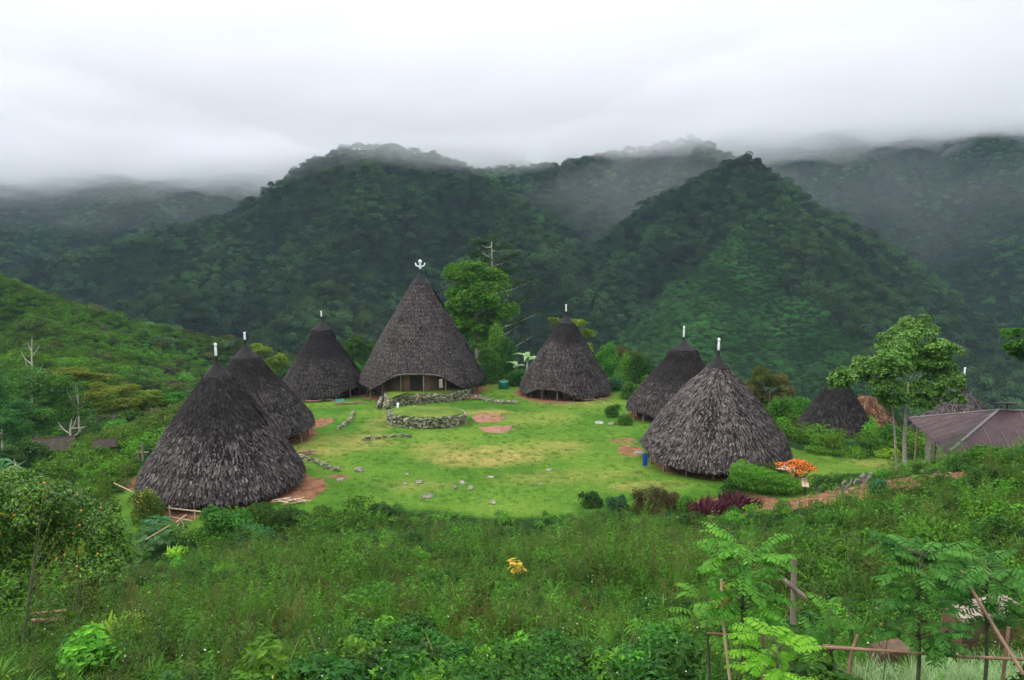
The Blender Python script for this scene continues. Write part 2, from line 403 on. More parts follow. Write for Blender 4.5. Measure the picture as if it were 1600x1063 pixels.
def ground_mat():
    m, t = newmat('ground'); N = NT(t); p = N.pos()
    big = N.noise(.10, 4, p); mid = N.noise(.6, 5, p, .65); fine = N.noise(7, 4, p, .7)
    g = N.mix(N.rng(mid, .3, .7), (.030, .092, .010), (.064, .150, .015))
    g = N.mix(N.rng(big, .42, .66, 0, .85), g, (.110, .185, .024))
    g = N.mix(N.math('MULTIPLY', N.attr('dry'), N.rng(mid, .25, .62)), g, (.29, .22, .07))
    g = N.mix(N.rng(N.noise(.9, 6, N.n('ShaderNodeMapping', {'Vector': p, 'Location': (31, 7, 0)}).outputs[0], .7), .60, .72, 0, .6), g, (.15, .155, .04))
    g = N.hsv(g, .5, 1., N.math('MULTIPLY', N.rng(fine, .25, .75, .55, 1.45), N.rng(N.noise(2.1, 4, p, .65), .3, .7, .78, 1.2)))
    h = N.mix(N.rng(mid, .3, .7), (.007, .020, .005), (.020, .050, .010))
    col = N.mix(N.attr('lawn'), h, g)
    soil = N.mix(N.rng(N.noise(1.4, 5, p, .7), .3, .7), (.10, .042, .022), (.30, .15, .085))
    sm = N.rng(N.math('ADD', N.attr('soil'), N.math('MULTIPLY', N.math('SUBTRACT', N.noise(1.1, 5, p, .7), .5), .9)), .42, .58)
    col = N.mix(sm, col, soil)
    b = N.n('ShaderNodeBump', {'Strength': .7, 'Distance': .12, 'Height': N.math('ADD', N.math('MULTIPLY', fine, .5), mid)}).outputs[0]
    N.out(N.n('ShaderNodeBsdfPrincipled', {'Base Color': col, 'Roughness': .95, 'Specular IOR Level': .04, 'Normal': b}).outputs[0]); return m
M['ground'] = ground_mat()
# ------------------------------------------------------------------ ground: one sheet in a fan round the viewer, out to the far mountains
def build_ground():
    th = np.concatenate([np.radians(np.arange(-44, 44, .22)), np.radians(np.arange(44, 316, 4.))])
    rr = [1.2]
    while rr[-1] < 2600: rr.append(rr[-1]*(1.012 if rr[-1] > 20 else 1.03)+.02)
    rr = np.array(rr); nt_, nr = len(th), len(rr)
    TH, RR = np.meshgrid(th, rr); X = RR*np.sin(TH); Y = RR*np.cos(TH); Z = H(X, Y)
    V = np.stack([X, Y, Z], -1).reshape(-1, 3)
    V = np.concatenate([V, [[0, 0, h1(0, 0)]]])
    i = np.arange(nr-1)[:, None]*nt_; k = np.arange(nt_)[None, :]; k2 = (k+1) % nt_
    Q = np.stack([i+k, i+k2, i+nt_+k2, i+nt_+k], -1).reshape(-1, 4)
    PX, PY, ZZ = proj(V[:, 0], V[:, 1], V[:, 2])
    x, y = V[:, 0], V[:, 1]
    wob = 2.0*(fbm(x*.25, y*.25, 3, 21)-.5)
    dpl = out_dist(x, y)
    near = np.hypot(x, y) < 120
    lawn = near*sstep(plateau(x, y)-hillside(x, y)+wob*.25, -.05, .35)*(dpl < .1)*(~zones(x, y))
    dry = np.zeros(len(V)); soil = np.zeros(len(V))
    def spot(arr, px, py, rx, ry, a, soft=.5):
        nonlocal dry, soil
        c, _ = G(px, py); e1, _ = G(px+rx, py); e2, _ = G(px, py-ry)
        R1 = abs(e1[0]-c[0])+1e-6; R2 = abs(e2[1]-c[1])+1e-6
        d = np.hypot((x-c[0])/R1, (y-c[1])/R2)
        np.maximum(arr, a*(1-sstep(d, 1-soft, 1+soft)), out=arr)
    for s in [(760, 712, 95, 14, .95), (690, 700, 50, 10, .6), (860, 700, 60, 12, .5), (760, 645, 40, 5, .8), (560, 690, 60, 12, .6), (600, 660, 25, 14, .5), (900, 630, 60, 6, .6), (840, 655, 60, 12, .3),
              (500, 700, 50, 16, .6), (880, 745, 110, 10, .35), (1010, 760, 60, 8, .6), (650, 760, 60, 10, .3), (740, 600, 60, 6, .5), (1370, 725, 40, 8, .4)]: spot(dry, *s)
    for c, r, zc in ((( 350, 762, 55), 5.7, 0), ((392, 668, 68), 5.5, 0), ((507, 622, 99), 5.9, 0), ((660, 606, 98), 7.9, 0), ((884, 620, 96), 5.9, 0), ((1066, 652, 80), 5.7, 0), ((1116, 712, 59), 4.9, 0)):
        p = P3(*c); d = np.hypot(x-p[0], y-p[1])+wob*.8; soil = np.maximum(soil, 1-sstep(d, r-.6, r+.5))
    for s in [(480, 765, 28, 18, 1.), (500, 660, 20, 8, .9), (530, 745, 26, 5, .62), (430, 775, 40, 10, .7), (290, 805, 30, 10, .9), (230, 755, 60, 14, .6), (985, 705, 24, 10, .62), (975, 690, 30, 10, .5), (1010, 740, 60, 4, .5), (740, 607, 30, 5, .7)]: spot(soil, *s)
    # turned soil of the garden bank
    pts = [G(px, py)[0] for px, py in ((1130, 795), (1180, 788), (1230, 784), (1290, 778), (1350, 768), (1410, 758), (1465, 748))]
    d = np.full(len(V), 1e9)
    for a, b in zip(pts[:-1], pts[1:]):
        a, b = a[:2], b[:2]; L = (b-a)@(b-a); t = np.clip(((x-a[0])*(b-a)[0]+(y-a[1])*(b-a)[1])/L, 0, 1)
        d = np.minimum(d, np.hypot(x-a[0]-t*(b-a)[0], y-a[1]-t*(b-a)[1]))
    bank = .85*(1-sstep(d+wob*.8, 1.1, 2.7)); soil = np.maximum(soil, bank); lawn = lawn*(1-sstep(bank, .3, .6))
    ql = lawn[Q].mean(1) > .5; far = (np.hypot(x, y)[Q].mean(1) > 115)
    # the nearest bit under the camera
    tri = np.stack([np.full(nt_, len(V)-1), np.arange(nt_), (np.arange(nt_)+1) % nt_], -1)
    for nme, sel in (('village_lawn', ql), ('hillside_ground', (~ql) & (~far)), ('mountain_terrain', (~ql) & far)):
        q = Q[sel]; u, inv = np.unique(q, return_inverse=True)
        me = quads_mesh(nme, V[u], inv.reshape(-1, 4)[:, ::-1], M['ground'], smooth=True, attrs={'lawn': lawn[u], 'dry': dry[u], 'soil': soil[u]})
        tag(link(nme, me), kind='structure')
    return bank
build_ground()

# ------------------------------------------------------------------ leaves
def leaf_quads(c, nrm, size, aspect=.45, fold=.12, axis=None, droop=0.):
    """rhombic leaves at c, facing nrm; returns vertices and faces"""
    n = len(c); nrm = nrm/(np.linalg.norm(nrm, axis=1, keepdims=True)+1e-9)
    a = RNG.normal(size=(n, 3)) if axis is None else axis
    a = a-nrm*(a*nrm).sum(1, keepdims=True); a /= np.linalg.norm(a, axis=1, keepdims=True)+1e-9
    b = np.cross(nrm, a); s = (size*np.ones(n))[:, None]
    base = c-a*s*.5; tip = c+a*s*.5-nrm*s*droop
    l = c+b*s*aspect*.5+nrm*s*fold-a*s*.06; r = c-b*s*aspect*.5+nrm*s*fold-a*s*.06
    V = np.stack([base, r, tip, l], 1).reshape(-1, 3); Q = np.arange(4*n).reshape(n, 4)
    return V, Q
def blob_leaves(blobs, n, size, inner=.55, up=.55, sv=.35, flat=None):
    """leaves in the outer shells of a set of ellipsoids (x,y,z,rx,ry,rz)"""
    B = np.array(blobs, float); w = (B[:, 3]*B[:, 4]+B[:, 3]*B[:, 5]+B[:, 4]*B[:, 5]); k = RNG.choice(len(B), n, p=w/w.sum())
    d = RNG.normal(size=(n, 3)); d[:, 2] = np.where(d[:, 2] < -.35, -d[:, 2], d[:, 2]); d /= np.linalg.norm(d, axis=1, keepdims=True)
    r = inner+(1.04-inner)*RNG.random(n)**.6
    lump = .82+.36*vnoise(d[:, 0]*3+k*7.1, d[:, 1]*3+d[:, 2]*4+k*3.3, 51)
    c = B[k, :3]+d*B[k, 3:6]*(r*lump)[:, None]
    nr = d*.8+RNG.normal(size=(n, 3))*.55+np.array((0, 0, up))
    V, Q = leaf_quads(c, nr, size*(1+sv*(RNG.random(n)*2-1)))
    tint = np.clip(.5+.28*RNG.normal(size=n)+.18*(lump-1), 0, 1)
    return V, Q, np.repeat(tint, 4)
def crown_mesh(name, blobs, n, size, mat, **k):
    V, Q, t = blob_leaves(blobs, n, size, **k); return quads_mesh(name, V, Q, mat, tint=t)
def rblobs(n, rx, ry, rz, br, seed, zc=None):
    g = np.random.default_rng(seed); out = []
    for i in range(n):
        d = g.normal(size=3); d /= np.linalg.norm(d); d[2] = abs(d[2])*1.0-.15; q = g.random()**.5
        s = br*(.7+.6*g.random()); out.append((d[0]*rx*q, d[1]*ry*q, (zc if zc is not None else rz)+d[2]*rz*q, s, s, s*.8))
    return out

# ------------------------------------------------------------------ masses nobody could count, scattered with one node modifier each
def scatter(name, pts, sc, variants, label, tiltz=0., idx=None):
    n = len(pts); col = bpy.data.collections.new(name+'_variants')
    for i, me in enumerate(variants):
        o = bpy.data.objects.new('%s_%02d' % (name, i), me); col.objects.link(o)
    me = bpy.data.meshes.new(name); me.vertices.add(n); me.vertices.foreach_set('co', np.ascontiguousarray(pts, np.float32).ravel())
    rot = np.stack([RNG.normal(0, tiltz+1e-6, n), RNG.normal(0, tiltz+1e-6, n), RNG.random(n)*2*PI], -1)
    sc = np.asarray(sc, float); sc = np.repeat(sc[:, None], 3, 1) if sc.ndim == 1 else sc
    for nme, val in (('rot', rot), ('scl', sc)):
        a = me.attributes.new(nme, 'FLOAT_VECTOR', 'POINT'); a.data.foreach_set('vector', np.ascontiguousarray(val, np.float32).ravel())
    a = me.attributes.new('idx', 'INT', 'POINT'); a.data.foreach_set('value', (RNG.integers(0, len(variants), n) if idx is None else idx).astype(np.int32))
    o = bpy.data.objects.new(name, me); C.objects.link(o)
    g = bpy.data.node_groups.new(name, 'GeometryNodeTree')
    g.interface.new_socket('Geometry', in_out='INPUT', socket_type='NodeSocketGeometry'); g.interface.new_socket('Geometry', in_out='OUTPUT', socket_type='NodeSocketGeometry')
    gi = g.nodes.new('NodeGroupInput'); go = g.nodes.new('NodeGroupOutput'); ip = g.nodes.new('GeometryNodeInstanceOnPoints')
    ci = g.nodes.new('GeometryNodeCollectionInfo'); ci.inputs['Collection'].default_value = col; ci.inputs['Separate Children'].default_value = True; ci.inputs['Reset Children'].default_value = True
    def na(nme, ty):
        q = g.nodes.new('GeometryNodeInputNamedAttribute'); q.data_type = ty; q.inputs[0].default_value = nme; return q.outputs[0]
    L = g.links.new
    L(gi.outputs[0], ip.inputs['Points']); L(ci.outputs[0], ip.inputs['Instance']); ip.inputs['Pick Instance'].default_value = True
    L(na('idx', 'INT'), ip.inputs['Instance Index']); L(na('rot', 'FLOAT_VECTOR'), ip.inputs['Rotation']); L(na('scl', 'FLOAT_VECTOR'), ip.inputs['Scale'])
    L(ip.outputs[0], go.inputs[0])
    md = o.modifiers.new('scatter', 'NODES'); md.node_group = g
    return tag(o, label, name.replace('_', ' '), kind='stuff')

# forest crowns
M['brownscrub'] = leaf_mat('brown_scrub', (.03, .030, .012), (.085, .075, .03), transl=.15)
def forest_variants(mat, k=6, n=520, leaf=.85, seed=100, flat=1.):
    out = []
    for i in range(k):
        bl = rblobs(5+i % 3, 2.7, 2.7, 2.2*flat, 2.2, seed+i, zc=2.4)
        V, Q, t = blob_leaves(bl, n, leaf, inner=.75, up=.7)
        mb = [V]; qq = [Q]; tt = [t]; nv = len(V)
        out.append(quads_mesh('crown%d' % i, np.concatenate(mb), np.concatenate(qq), mat, tint=np.concatenate(tt)))
    return out
def visible(P, zadd=3., steps=60):
    """roughly: is a point seen from the viewpoint (a little generous)"""
    ok = np.ones(len(P), bool)
    for s in np.linspace(.12, .97, steps):
        X = P[:, 0]*s; Y = P[:, 1]*s; Zl = CAMZ+(P[:, 2]+zadd+4-CAMZ)*s
        ok &= H(X, Y) < Zl+14*s
    return ok
def polar_pts(r0, r1, a0, a1, spacing):
    """random points with a spacing that may depend on distance"""
    rs = []; r = r0
    out = []
    while r < r1:
        s = spacing(r); n = max(1, int((a1-a0)*r/s)); a = a0+(np.arange(n)+RNG.random(n))*(a1-a0)/n
        q = r+s*(RNG.random(n)-.5)*1.1; out.append(np.stack([q*np.sin(a), q*np.cos(a)], -1)); r += s
    return np.concatenate(out)
A0, A1 = math.radians(-40), math.radians(40)
P = polar_pts(125, 1750, A0, A1, lambda r: 4.0+.0033*r)
P = np.concatenate([P, H(P[:, 0], P[:, 1])[:, None]], 1)
P = P[P[:, 2] < 200]
P = P[visible(P)]
fx, fy, fZ = proj(P[:, 0], P[:, 1], P[:, 2])
# ground held by low scrub instead of trees: the near left hill and the open face of the cone
tri = (fZ < 620) & (fZ > 240) & (fy > 372+.9*np.abs(fx-1150)-30*(vnoise(fx/40, fy/40, 5)-.3)) & (fx > 930) & (fx < 1400)
nl = (P[:, 1] < 262) & (P[:, 0] < 20)
cl = np.zeros(len(P), bool)
T = P[~(tri | nl | cl)]
sz = (.60+.75*RNG.random(len(T))**1.7)*(1+.15*sstep(np.hypot(T[:, 0], T[:, 1]), 300, 1200))
T[:, 2] -= .9
scatter('mountain_forest', T, np.stack([sz, sz, sz*(.85+.5*RNG.random(len(T)))], -1), forest_variants(M['forest']), 'dense dark green rainforest covering the mountain sides', .12)
# low scrub
def scrub_pts(sel_fn, r0, r1, a0, a1, sp):
    q = polar_pts(r0, r1, a0, a1, sp); q = np.concatenate([q, H(q[:, 0], q[:, 1])[:, None]], 1); q = q[sel_fn(q)]; return q[visible(q)]
def sel_tri(q):
    X, Y, Zc = proj(q[:, 0], q[:, 1], q[:, 2])
    return (Zc < 640) & (Zc > 230) & (((Y > 365+.9*np.abs(X-1150)-30*(vnoise(X/40, Y/40, 5)-.3)) & (X > 920) & (X < 1410)))
q1 = scrub_pts(sel_tri, 240, 640, math.radians(-20), math.radians(34), lambda r: 3.0)
q2 = scrub_pts(lambda q: (q[:, 0] < 25) & (out_dist(q[:, 0], q[:, 1]) > 3), 100, 264, math.radians(-40), math.radians(-6), lambda r: 1.7)
q4 = scrub_pts(lambda q: zones(q[:, 0], q[:, 1]) & (q[:, 1] > 41) & ((q[:, 1] > 54.5) | (q[:, 0] < 0)), 44, 112, math.radians(-36), math.radians(40), lambda r: 1.5)
for _c in ((1303, 700, 72, 4.0), (1352, 700, 74, 3.2), (1497, 694, 80, 5), (350, 764, 55, 6.6), (390, 668, 67, 6.)):
    _p = P3(*_c[:3]); q4 = q4[np.hypot(q4[:, 0]-_p[0], q4[:, 1]-_p[1]) > _c[3]]
q3 = scrub_pts(lambda q: (out_dist(q[:, 0], q[:, 1]) > 2.5) & (q[:, 1] > 62), 70, 150, math.radians(-8), math.radians(42), lambda r: 1.9)
sv = [crown_mesh('scrub%d' % i, rblobs(6, 1.2, 1.2, .8, .8, 300+i, zc=.6), 260, .30, M['scrub'], inner=.6) for i in range(5)]
sq = np.concatenate([q1, q2, q3, q4]); ss = np.concatenate([1.25+.9*RNG.random(len(q1)), .65+.75*RNG.random(len(q2))**2, .8+.6*RNG.random(len(q3)), .35+.45*RNG.random(len(q4))])
M['slopescrub'] = leaf_mat('slope_scrub', (.016, .072, .016), (.105, .245, .050), c=(.05, .14, .03), transl=.2, rough=.7, spec=.08, wscale=.03, var=.5)
sv2 = [crown_mesh('mscrub%d' % i, rblobs(6, 1.2, 1.2, .8, .8, 330+i, zc=.6), 240, .30, M['slopescrub'], inner=.6) for i in range(4)]
scatter('mountain_scrub', q1, 1.0+.9*RNG.random(len(q1))**2, sv2, 'finer green scrub on the open face of the cone shaped mountain', .1)
sq = np.concatenate([q2, q3, q4]); ss = ss[len(q1):]
hq = q2[(RNG.random(len(q2)) < .10) & (vnoise(q2[:, 0]/14, q2[:, 1]/14, 12) > .45)]
for nm in ('leafolive', 'leafdark2', 'leaf', 'leafyellow'): pass
scatter('hill_trees', hq, .35+.45*RNG.random(len(hq)), [crown_mesh('ht%d' % i, rblobs(5, 2.3, 2.3, 1.6, 1.7, 370+i, zc=2.), 700, .55, M[mm], inner=.6, up=.8) for i, mm in enumerate(('forest', 'scrub', 'leafolive', 'forest', 'brownscrub'))], 'small trees and brown bushes rising out of the scrub of the near hill', .1)
scatter('hillside_scrub', sq, ss, sv, 'low green scrub covering the near hill and the open mountain face', .1)
print('forest', len(T), 'scrub', len(sq))

# ------------------------------------------------------------------ air: haze and the low cloud on the mountains
def vol_mat(name, col, dens, g=0.):
    m, t = newmat(name); N = NT(t)
    v = N.n('ShaderNodeVolumePrincipled'); v.inputs['Color'].default_value = (*col, 1); v.inputs['Density'].default_value = dens; v.inputs['Anisotropy'].default_value = g
    o = N.n('ShaderNodeOutputMaterial'); t.links.new(v.outputs[0], o.inputs['Volume']); return m
def slab(name, xs, ys, zb, zt, mat):
    nx, ny = len(xs), len(ys); X, Y = np.meshgrid(xs, ys)
    V = np.concatenate([np.stack([X, Y, zb(X, Y)], -1).reshape(-1, 3), np.stack([X, Y, zt(X, Y)], -1).reshape(-1, 3)]); n = nx*ny
    i = np.arange(ny-1)[:, None]*nx; k = np.arange(nx-1)[None]; q = np.stack([i+k, i+k+1, i+nx+k+1, i+nx+k], -1).reshape(-1, 4)
    F = [q[:, ::-1], q+n]
    e = np.arange(nx-1); F.append(np.stack([e, e+1, e+1+n, e+n], -1)); e2 = e+(ny-1)*nx; F.append(np.stack([e2+1, e2, e2+n, e2+1+n], -1))
    e = np.arange(ny-1)*nx; F.append(np.stack([e+nx, e, e+n, e+nx+n], -1)); e2 = e+nx-1; F.append(np.stack([e2, e2+nx, e2+nx+n, e2+n], -1))
    o = link(name, quads_mesh(name, V, np.concatenate(F), mat, smooth=False)); return o
def cbase(off, seed, a1, a2):
    def f(X, Y):
        b = 66+.030*np.clip(X, -900, 0)+.072*np.clip(X, 0, 900)*1.15 + 14*sstep(Y, 900, 1500)*(X > -200)
        return CAMZ+off+b+a1*1.45*(fbm(X/150, Y/150, 3, seed)-.5)*2+a2*(fbm(X/70, Y/70, 3, seed+5)-.5)*2
    return f
gx = np.arange(-2300, 2301, 24.); gy = np.arange(262, 1900, 24.)
for i, (off, dens, a1, a2, seed) in enumerate(((-14, .0016, 26, 14, 41), (4, .0036, 28, 16, 61), (24, .008, 26, 16, 91))):
    tag(slab('low_cloud', gx+i*5, gy+i*9, cbase(off, seed, a1, a2), lambda X, Y: CAMZ+124+.02*np.clip(X, -900, 0)+.072*np.clip(X, 0, 900)+14*sstep(Y, 900, 1500)+i*12+24*fbm(X/200, Y/200, 3, 5), vol_mat('cloud', (.985, .985, 1.), dens, .2)),
        ('thin lowest veil of the cloud', 'low white cloud lying on the mountain tops', 'denser upper layer of the low white cloud')[i], 'cloud', kind='stuff')
def mist(px, py, Z, rx, ry, dens, seed):
    c = P3(px, py, Z); k = Z/FPX; n, m = 56, 28; V = []
    for i in range(m+1):
        ph = PI*i/m
        for j in range(n):
            th = 2*PI*j/n; d = np.array((math.sin(ph)*math.cos(th), math.sin(ph)*math.sin(th), math.cos(ph)))
            q = .45+1.0*float(fbm(d[0]*2.2+seed, d[2]*2.6+d[1]*1.7+seed*3, 4, seed, .6)); V.append((d[0]*rx*k*q, d[1]*rx*k*.7*q, d[2]*ry*k*q))
    F = [(i*n+j, (i+1)*n+j, (i+1)*n+(j+1) % n, i*n+(j+1) % n) for i in range(m) for j in range(n)]
    tag(link('mist', quads_mesh('mist', np.array(V), np.array(F), vol_mat('mist', (.99, .99, 1.), dens, .2)), None, c), 'torn white mist drifting over a ridge', 'mist', kind='stuff')
for i, a in enumerate([(395, 268, 930, 130, 42, .006), (655, 236, 735, 70, 20, .005), (745, 250, 850, 110, 26, .007), (1545, 222, 1120, 90, 34, .007), (1000, 222, 930, 140, 26, .006), (1330, 205, 1180, 190, 34, .005), (150, 250, 1150, 260, 34, .006), (1160, 215, 1000, 90, 26, .006), (1440, 190, 1150, 110, 50, .003), (1010, 310, 790, 230, 80, .0013), (230, 320, 900, 300, 50, .0004), (1430, 330, 900, 230, 110, .0006), (600, 262, 730, 60, 40, .004)]): mist(*a, 31+i)
hz = slab('haze', np.array([-2600, 2600.]), np.array([-140, 2560.]), lambda X, Y: 0*X-150, lambda X, Y: 0*X+CAMZ+290, vol_mat('haze', (.55, .76, 1.0), .00011, 0.))
tag(hz, kind='stuff')
#PART3
# ------------------------------------------------------------------ thatched cone houses
_S = np.array([0, .04, .12, .26, .40, .54, .70, .83, .93, 1.0]); _R = np.array([1.0, .985, .925, .80, .675, .55, .405, .285, .19, .15])
def flakes(Rb, Hr, rtop, cutf, dark0, dark1, seed, fl=.50, fw=.15, tone=1., n_mul=1., rough=1., cv=.03):
    g = np.random.default_rng(seed)
    Rs = _R + cv*4*_S*(1-_S); Rs = np.where(_S > .99, rtop, np.where(_S > .9, rtop+.06, Rs))
    slant = math.hypot(Rb, Hr); rows = int(slant/(fl*.36)); out = []; T = []; So = []
    for j in range(rows):
        s = (j+.5)/rows; r = np.interp(s, _S, Rs)*Rb; n = max(10, int(2*PI*r/(fw*.62)*n_mul))
        th = (np.arange(n)+g.random(n))*2*PI/n; ss = s+(g.random(n)-.5)*.8/rows; keep = ss > cutf(th)-.01
        th = th[keep]; ss = ss[keep]; out.append(np.stack([th, ss], -1))
    th, ss = np.concatenate(out).T; n = len(th)
    def pt(th, s, off): 
        r = np.interp(s, _S, Rs)*Rb + .10*(vnoise(th*3.2+50, s*9, seed)-.5)*2*rough; 
        dr = -.6; return np.stack([(r+off)*np.cos(th), (r+off)*np.sin(th), s*Hr+off*.35], -1)
    L = fl*(.6+.8*g.random(n)); w = fw*(.55+.8*g.random(n)); ds = L/slant; dth = w/np.maximum(np.interp(ss, _S, Rs)*Rb, .3)
    skew = (g.random(n)-.5)*.9*dth*2; lift = .035+.09*g.random(n)**2*rough
    hi = np.minimum(ss+ds*.5, 1.0); lo = ss-ds*.5
    A = pt(th-dth*.45, hi, .012); B = pt(th+dth*.45, hi, .012); Cc = pt(th+dth*.34+skew, lo, lift); D = pt(th-dth*.34+skew, lo-ds*.08, lift+.015)
    lows = lo < 0; Cc[lows, 2] = lo[lows]*Hr; D[lows, 2] = (lo[lows])*Hr
    V = np.stack([A, D, Cc, B], 1).reshape(-1, 3)
    t = np.clip(g.beta(1.1, 3.3, n)*1.25*tone+.10*(vnoise(th*4, ss*7, seed+3)-.5), 0, 1)
    bands = .5+.5*np.sin(ss*rows*2*PI/5.0+g.normal(0, .25, n)); t = t*(.68+.32*bands)
    so = sstep(ss+.14*(vnoise(th*2.5+9, ss*6, seed+8)-.5)+.05*(g.random(n)-.5), dark0, dark1)
    return V, np.arange(4*n).reshape(n, 4), np.repeat(t, 4), np.repeat(so, 4), Rs
def hut(label, px, grow, Z, hw, yeave, ycap, ypole, yfin, apx, arch=(0, .4, 0.), tone=1., dark=(.5, .85), group='cone houses around the green', seed=1, rtop=.15, doors=True, finial='bottle', capr=1.0, thick=1., mat='thatch', wallh=1., cv=.03, ef=.85):
    k = Z/FPX*1.01
    p = P3(px, grow, Z); z0 = h1(p[0], p[1]); Rb = hw*k
    eave = max((grow-yeave)*k/cP, .75)+(p[2]-z0); eave = max(eave*ef, .55)
    foc = 1/math.cos(math.atan((531.5-ycap)/FPX)-0)  # seen a little from above
    Hr = (yeave-ycap)*k; Hc = (ycap-ypole)*k; Hf = (ypole-yfin)*k
    root = empty('thatched_house', (p[0], p[1], z0), label, 'house', group)
    lean = ((apx-px)*k - 0)*.0   # the camera's own tilt spreads the tips
    a0, aw, aa = arch; fa = aa/Hr
    cut = lambda th: fa*np.exp(-((np.mod(th-a0+PI, 2*PI)-PI)/aw)**4) + .012*(vnoise(np.asarray(th)*5, 0*np.asarray(th), seed)-.5)
    V, Q, t, so, Rs = flakes(Rb, Hr, rtop, cut, dark[0], dark[1], seed, tone=tone, fl=.40*thick, fw=.105*thick, cv=cv)
    # the closed body under the flakes
    nth, ns = 72, 14; th = np.arange(nth)*2*PI/nth; c = cut(th); BV = []
    for i in range(ns):
        s = c+(1-c)*(i/(ns-1)); r = np.interp(s, _S, Rs)*Rb; BV.append(np.stack([r*np.cos(th), r*np.sin(th), s*Hr], -1))
    for i in range(ns-1, -1, -1):
        s = c+(1-c)*(i/(ns-1)); r = np.maximum(np.interp(s, _S, Rs)*Rb-.22*(1-.5*s), .02); BV.append(np.stack([r*np.cos(th), r*np.sin(th), s*Hr-.10+.0*s], -1))
    BV = np.concatenate(BV); m = 2*ns; i = np.arange(m-1)[:, None]*nth; kk = np.arange(nth)[None]; k2 = (kk+1) % nth
    BQ = np.stack([i+kk, i+k2, i+nth+k2, i+nth+kk], -1).reshape(-1, 4)
    BQ = np.concatenate([BQ, np.stack([(m-1)*nth+np.arange(nth), (m-1)*nth+(np.arange(nth)+1) % nth, (np.arange(nth)+1) % nth, np.arange(nth)], -1)])
    nb = len(BV)
    roof = link('roof', quads_mesh('roof', np.concatenate([BV, V]), np.concatenate([BQ, Q+nb]), M[mat], tint=np.concatenate([np.full(nb, .02), t]), attrs={'soot': np.concatenate([np.full(nb, .6), so])}), root, (0, 0, eave))
    rt = rtop*Rb*capr*1.12
    b = MB(); b.rev([(rt*.98, Hr-.16), (rt*1.02, Hr-.04), (rt*.78, Hr+Hc*.14), (rt*.5, Hr+Hc*.34), (rt*.26, Hr+Hc*.55), (.11, Hr+Hc*.72), (.085, Hr+Hc*.9), (.08, Hr+Hc)], 20, wob=.05)
    cap = b.build('cap', M['fibre'], root); cap.location.z = eave
    b = MB(); f = Hf
    b.rev([(.07, 0), (.085, f*.06), (.085, f*.12), (.085, f*.62), (.07, f*.68), (.075, f*.76), (.105, f*.84), (.10, f*.93), (.05, f)], 12)
    if finial == 'horned':
        b = MB(); b.rev([(.14, 0), (.16, f*.12), (.13, f*.3), (.12, f*.62), (.20, f*.72), (.22, f*.86), (.12, f)], 12)
        for sg in (-1, 1):
            b.tube([(sg*.08, 0, f*.28), (sg*.34, 0, f*.30), (sg*.52, 0, f*.45), (sg*.56, 0, f*.68)], [.09, .10, .09, .05], 8)
    fo = b.build('finial', M['white'], root, True); fo.location.z = eave+Hr+Hc-.02
    # raised floor, plank wall, posts
    Rw = Rb*.76; fz = min(.62, eave*.55)
    b = MB(); b.rev([(Rw*1.08, fz-.14), (Rw*1.08, fz)], 40); b.build('floor', M['wooddark'], root)
    b = MB(); n = 46; top = eave+max(.9, aa*1.15+.4)
    for q in range(n):
        g = 2*PI*q/n
        if doors and abs((g-a0+PI) % (2*PI)-PI) < 1.0/Rw*1.0: continue
        b.box((Rw*math.cos(g), Rw*math.sin(g), fz+(top-fz)/2+random.uniform(-.02, .02)), (.05, 2*PI*Rw/n*.97, top-fz), g, t=random.random()*.8+.1)
    b.build('wall', M['planks'] if wallh > .5 else M['wooddark'], root)
    if doors:
        b = MB(); dw = 1.7; cx, cy = math.cos(a0), math.sin(a0)
        b.box((cx*(Rw-.06), cy*(Rw-.06), fz+(top-fz)/2), (.05, dw, top-fz), a0, t=.1); b.build('door', M['wooddark'], root)
    for q in range(16):
        g = 2*PI*(q+.35)/16; r = Rb*.90; hh = eave+.25+float(cut(np.array([g]))[0])*Hr
        b = MB(); b.tube([(r*math.cos(g), r*math.sin(g), -.4), (r*.985*math.cos(g), r*.985*math.sin(g), hh)], [.085, .07], 7, t=random.random()); b.build('post', M['wood'], root)
    # ring beam the flakes hang over
    b = MB(); n = 40
    pts = [(Rb*.93*math.cos(2*PI*q/n), Rb*.93*math.sin(2*PI*q/n), eave-.02+float(cut(np.array([2*PI*q/n]))[0])*Hr) for q in range(n+1)]
    b.tube(pts, .06, 6); b.build('ring_beam', M['wood'], root)
    return root, p, Rb, eave
H1 = hut('big dark cone house in front at the left, a bamboo rail under its near eave', 350, 764, 55, 122, 744, 582, 553, 533, 343, arch=(-PI/2-.2, .5, .15), tone=1.15, dark=(.42, .66), seed=1, thick=1.05, rtop=.14)
H2 = hut('dark cone house half hidden behind the front left one', 390, 668, 67, 98, 652, 544, 518, 506, 383, tone=.80, dark=(.38, .75), seed=2, rtop=.17, ef=.6)
H3 = hut('black topped cone house left of the tallest one, teal sheet under its eave', 507, 622, 98, 67, 608, 513, 494, 485, 493, arch=(-.55, .55, .9), tone=.70, dark=(.40, .66), seed=3, rtop=.19, thick=.8)
HM = hut('tallest cone house behind the stone terraces, with a horned white tip', 660, 606, 97, 94, 588, 440, 419, 405, 659, arch=(-PI/2+.02, .62, 2.0), tone=1.1, dark=(1.3, 1.6), seed=4, rtop=.135, finial='horned', thick=.72, cv=.01)
H5 = hut('grey cone house with a raised eave beside the green water tank', 883, 622, 96, 70, 606, 503, 486, 475, 885, arch=(-PI/2-.42, .50, 1.0), tone=.98, dark=(.62, .8), seed=5, rtop=.15, thick=.8)
H6 = hut('dark cone house partly behind the pale broad one on the right', 1064, 652, 79, 84, 637, 542, 524, 507, 1070, arch=(-PI/2-.9, .5, .5), tone=.70, dark=(.35, .65), seed=6, rtop=.20)
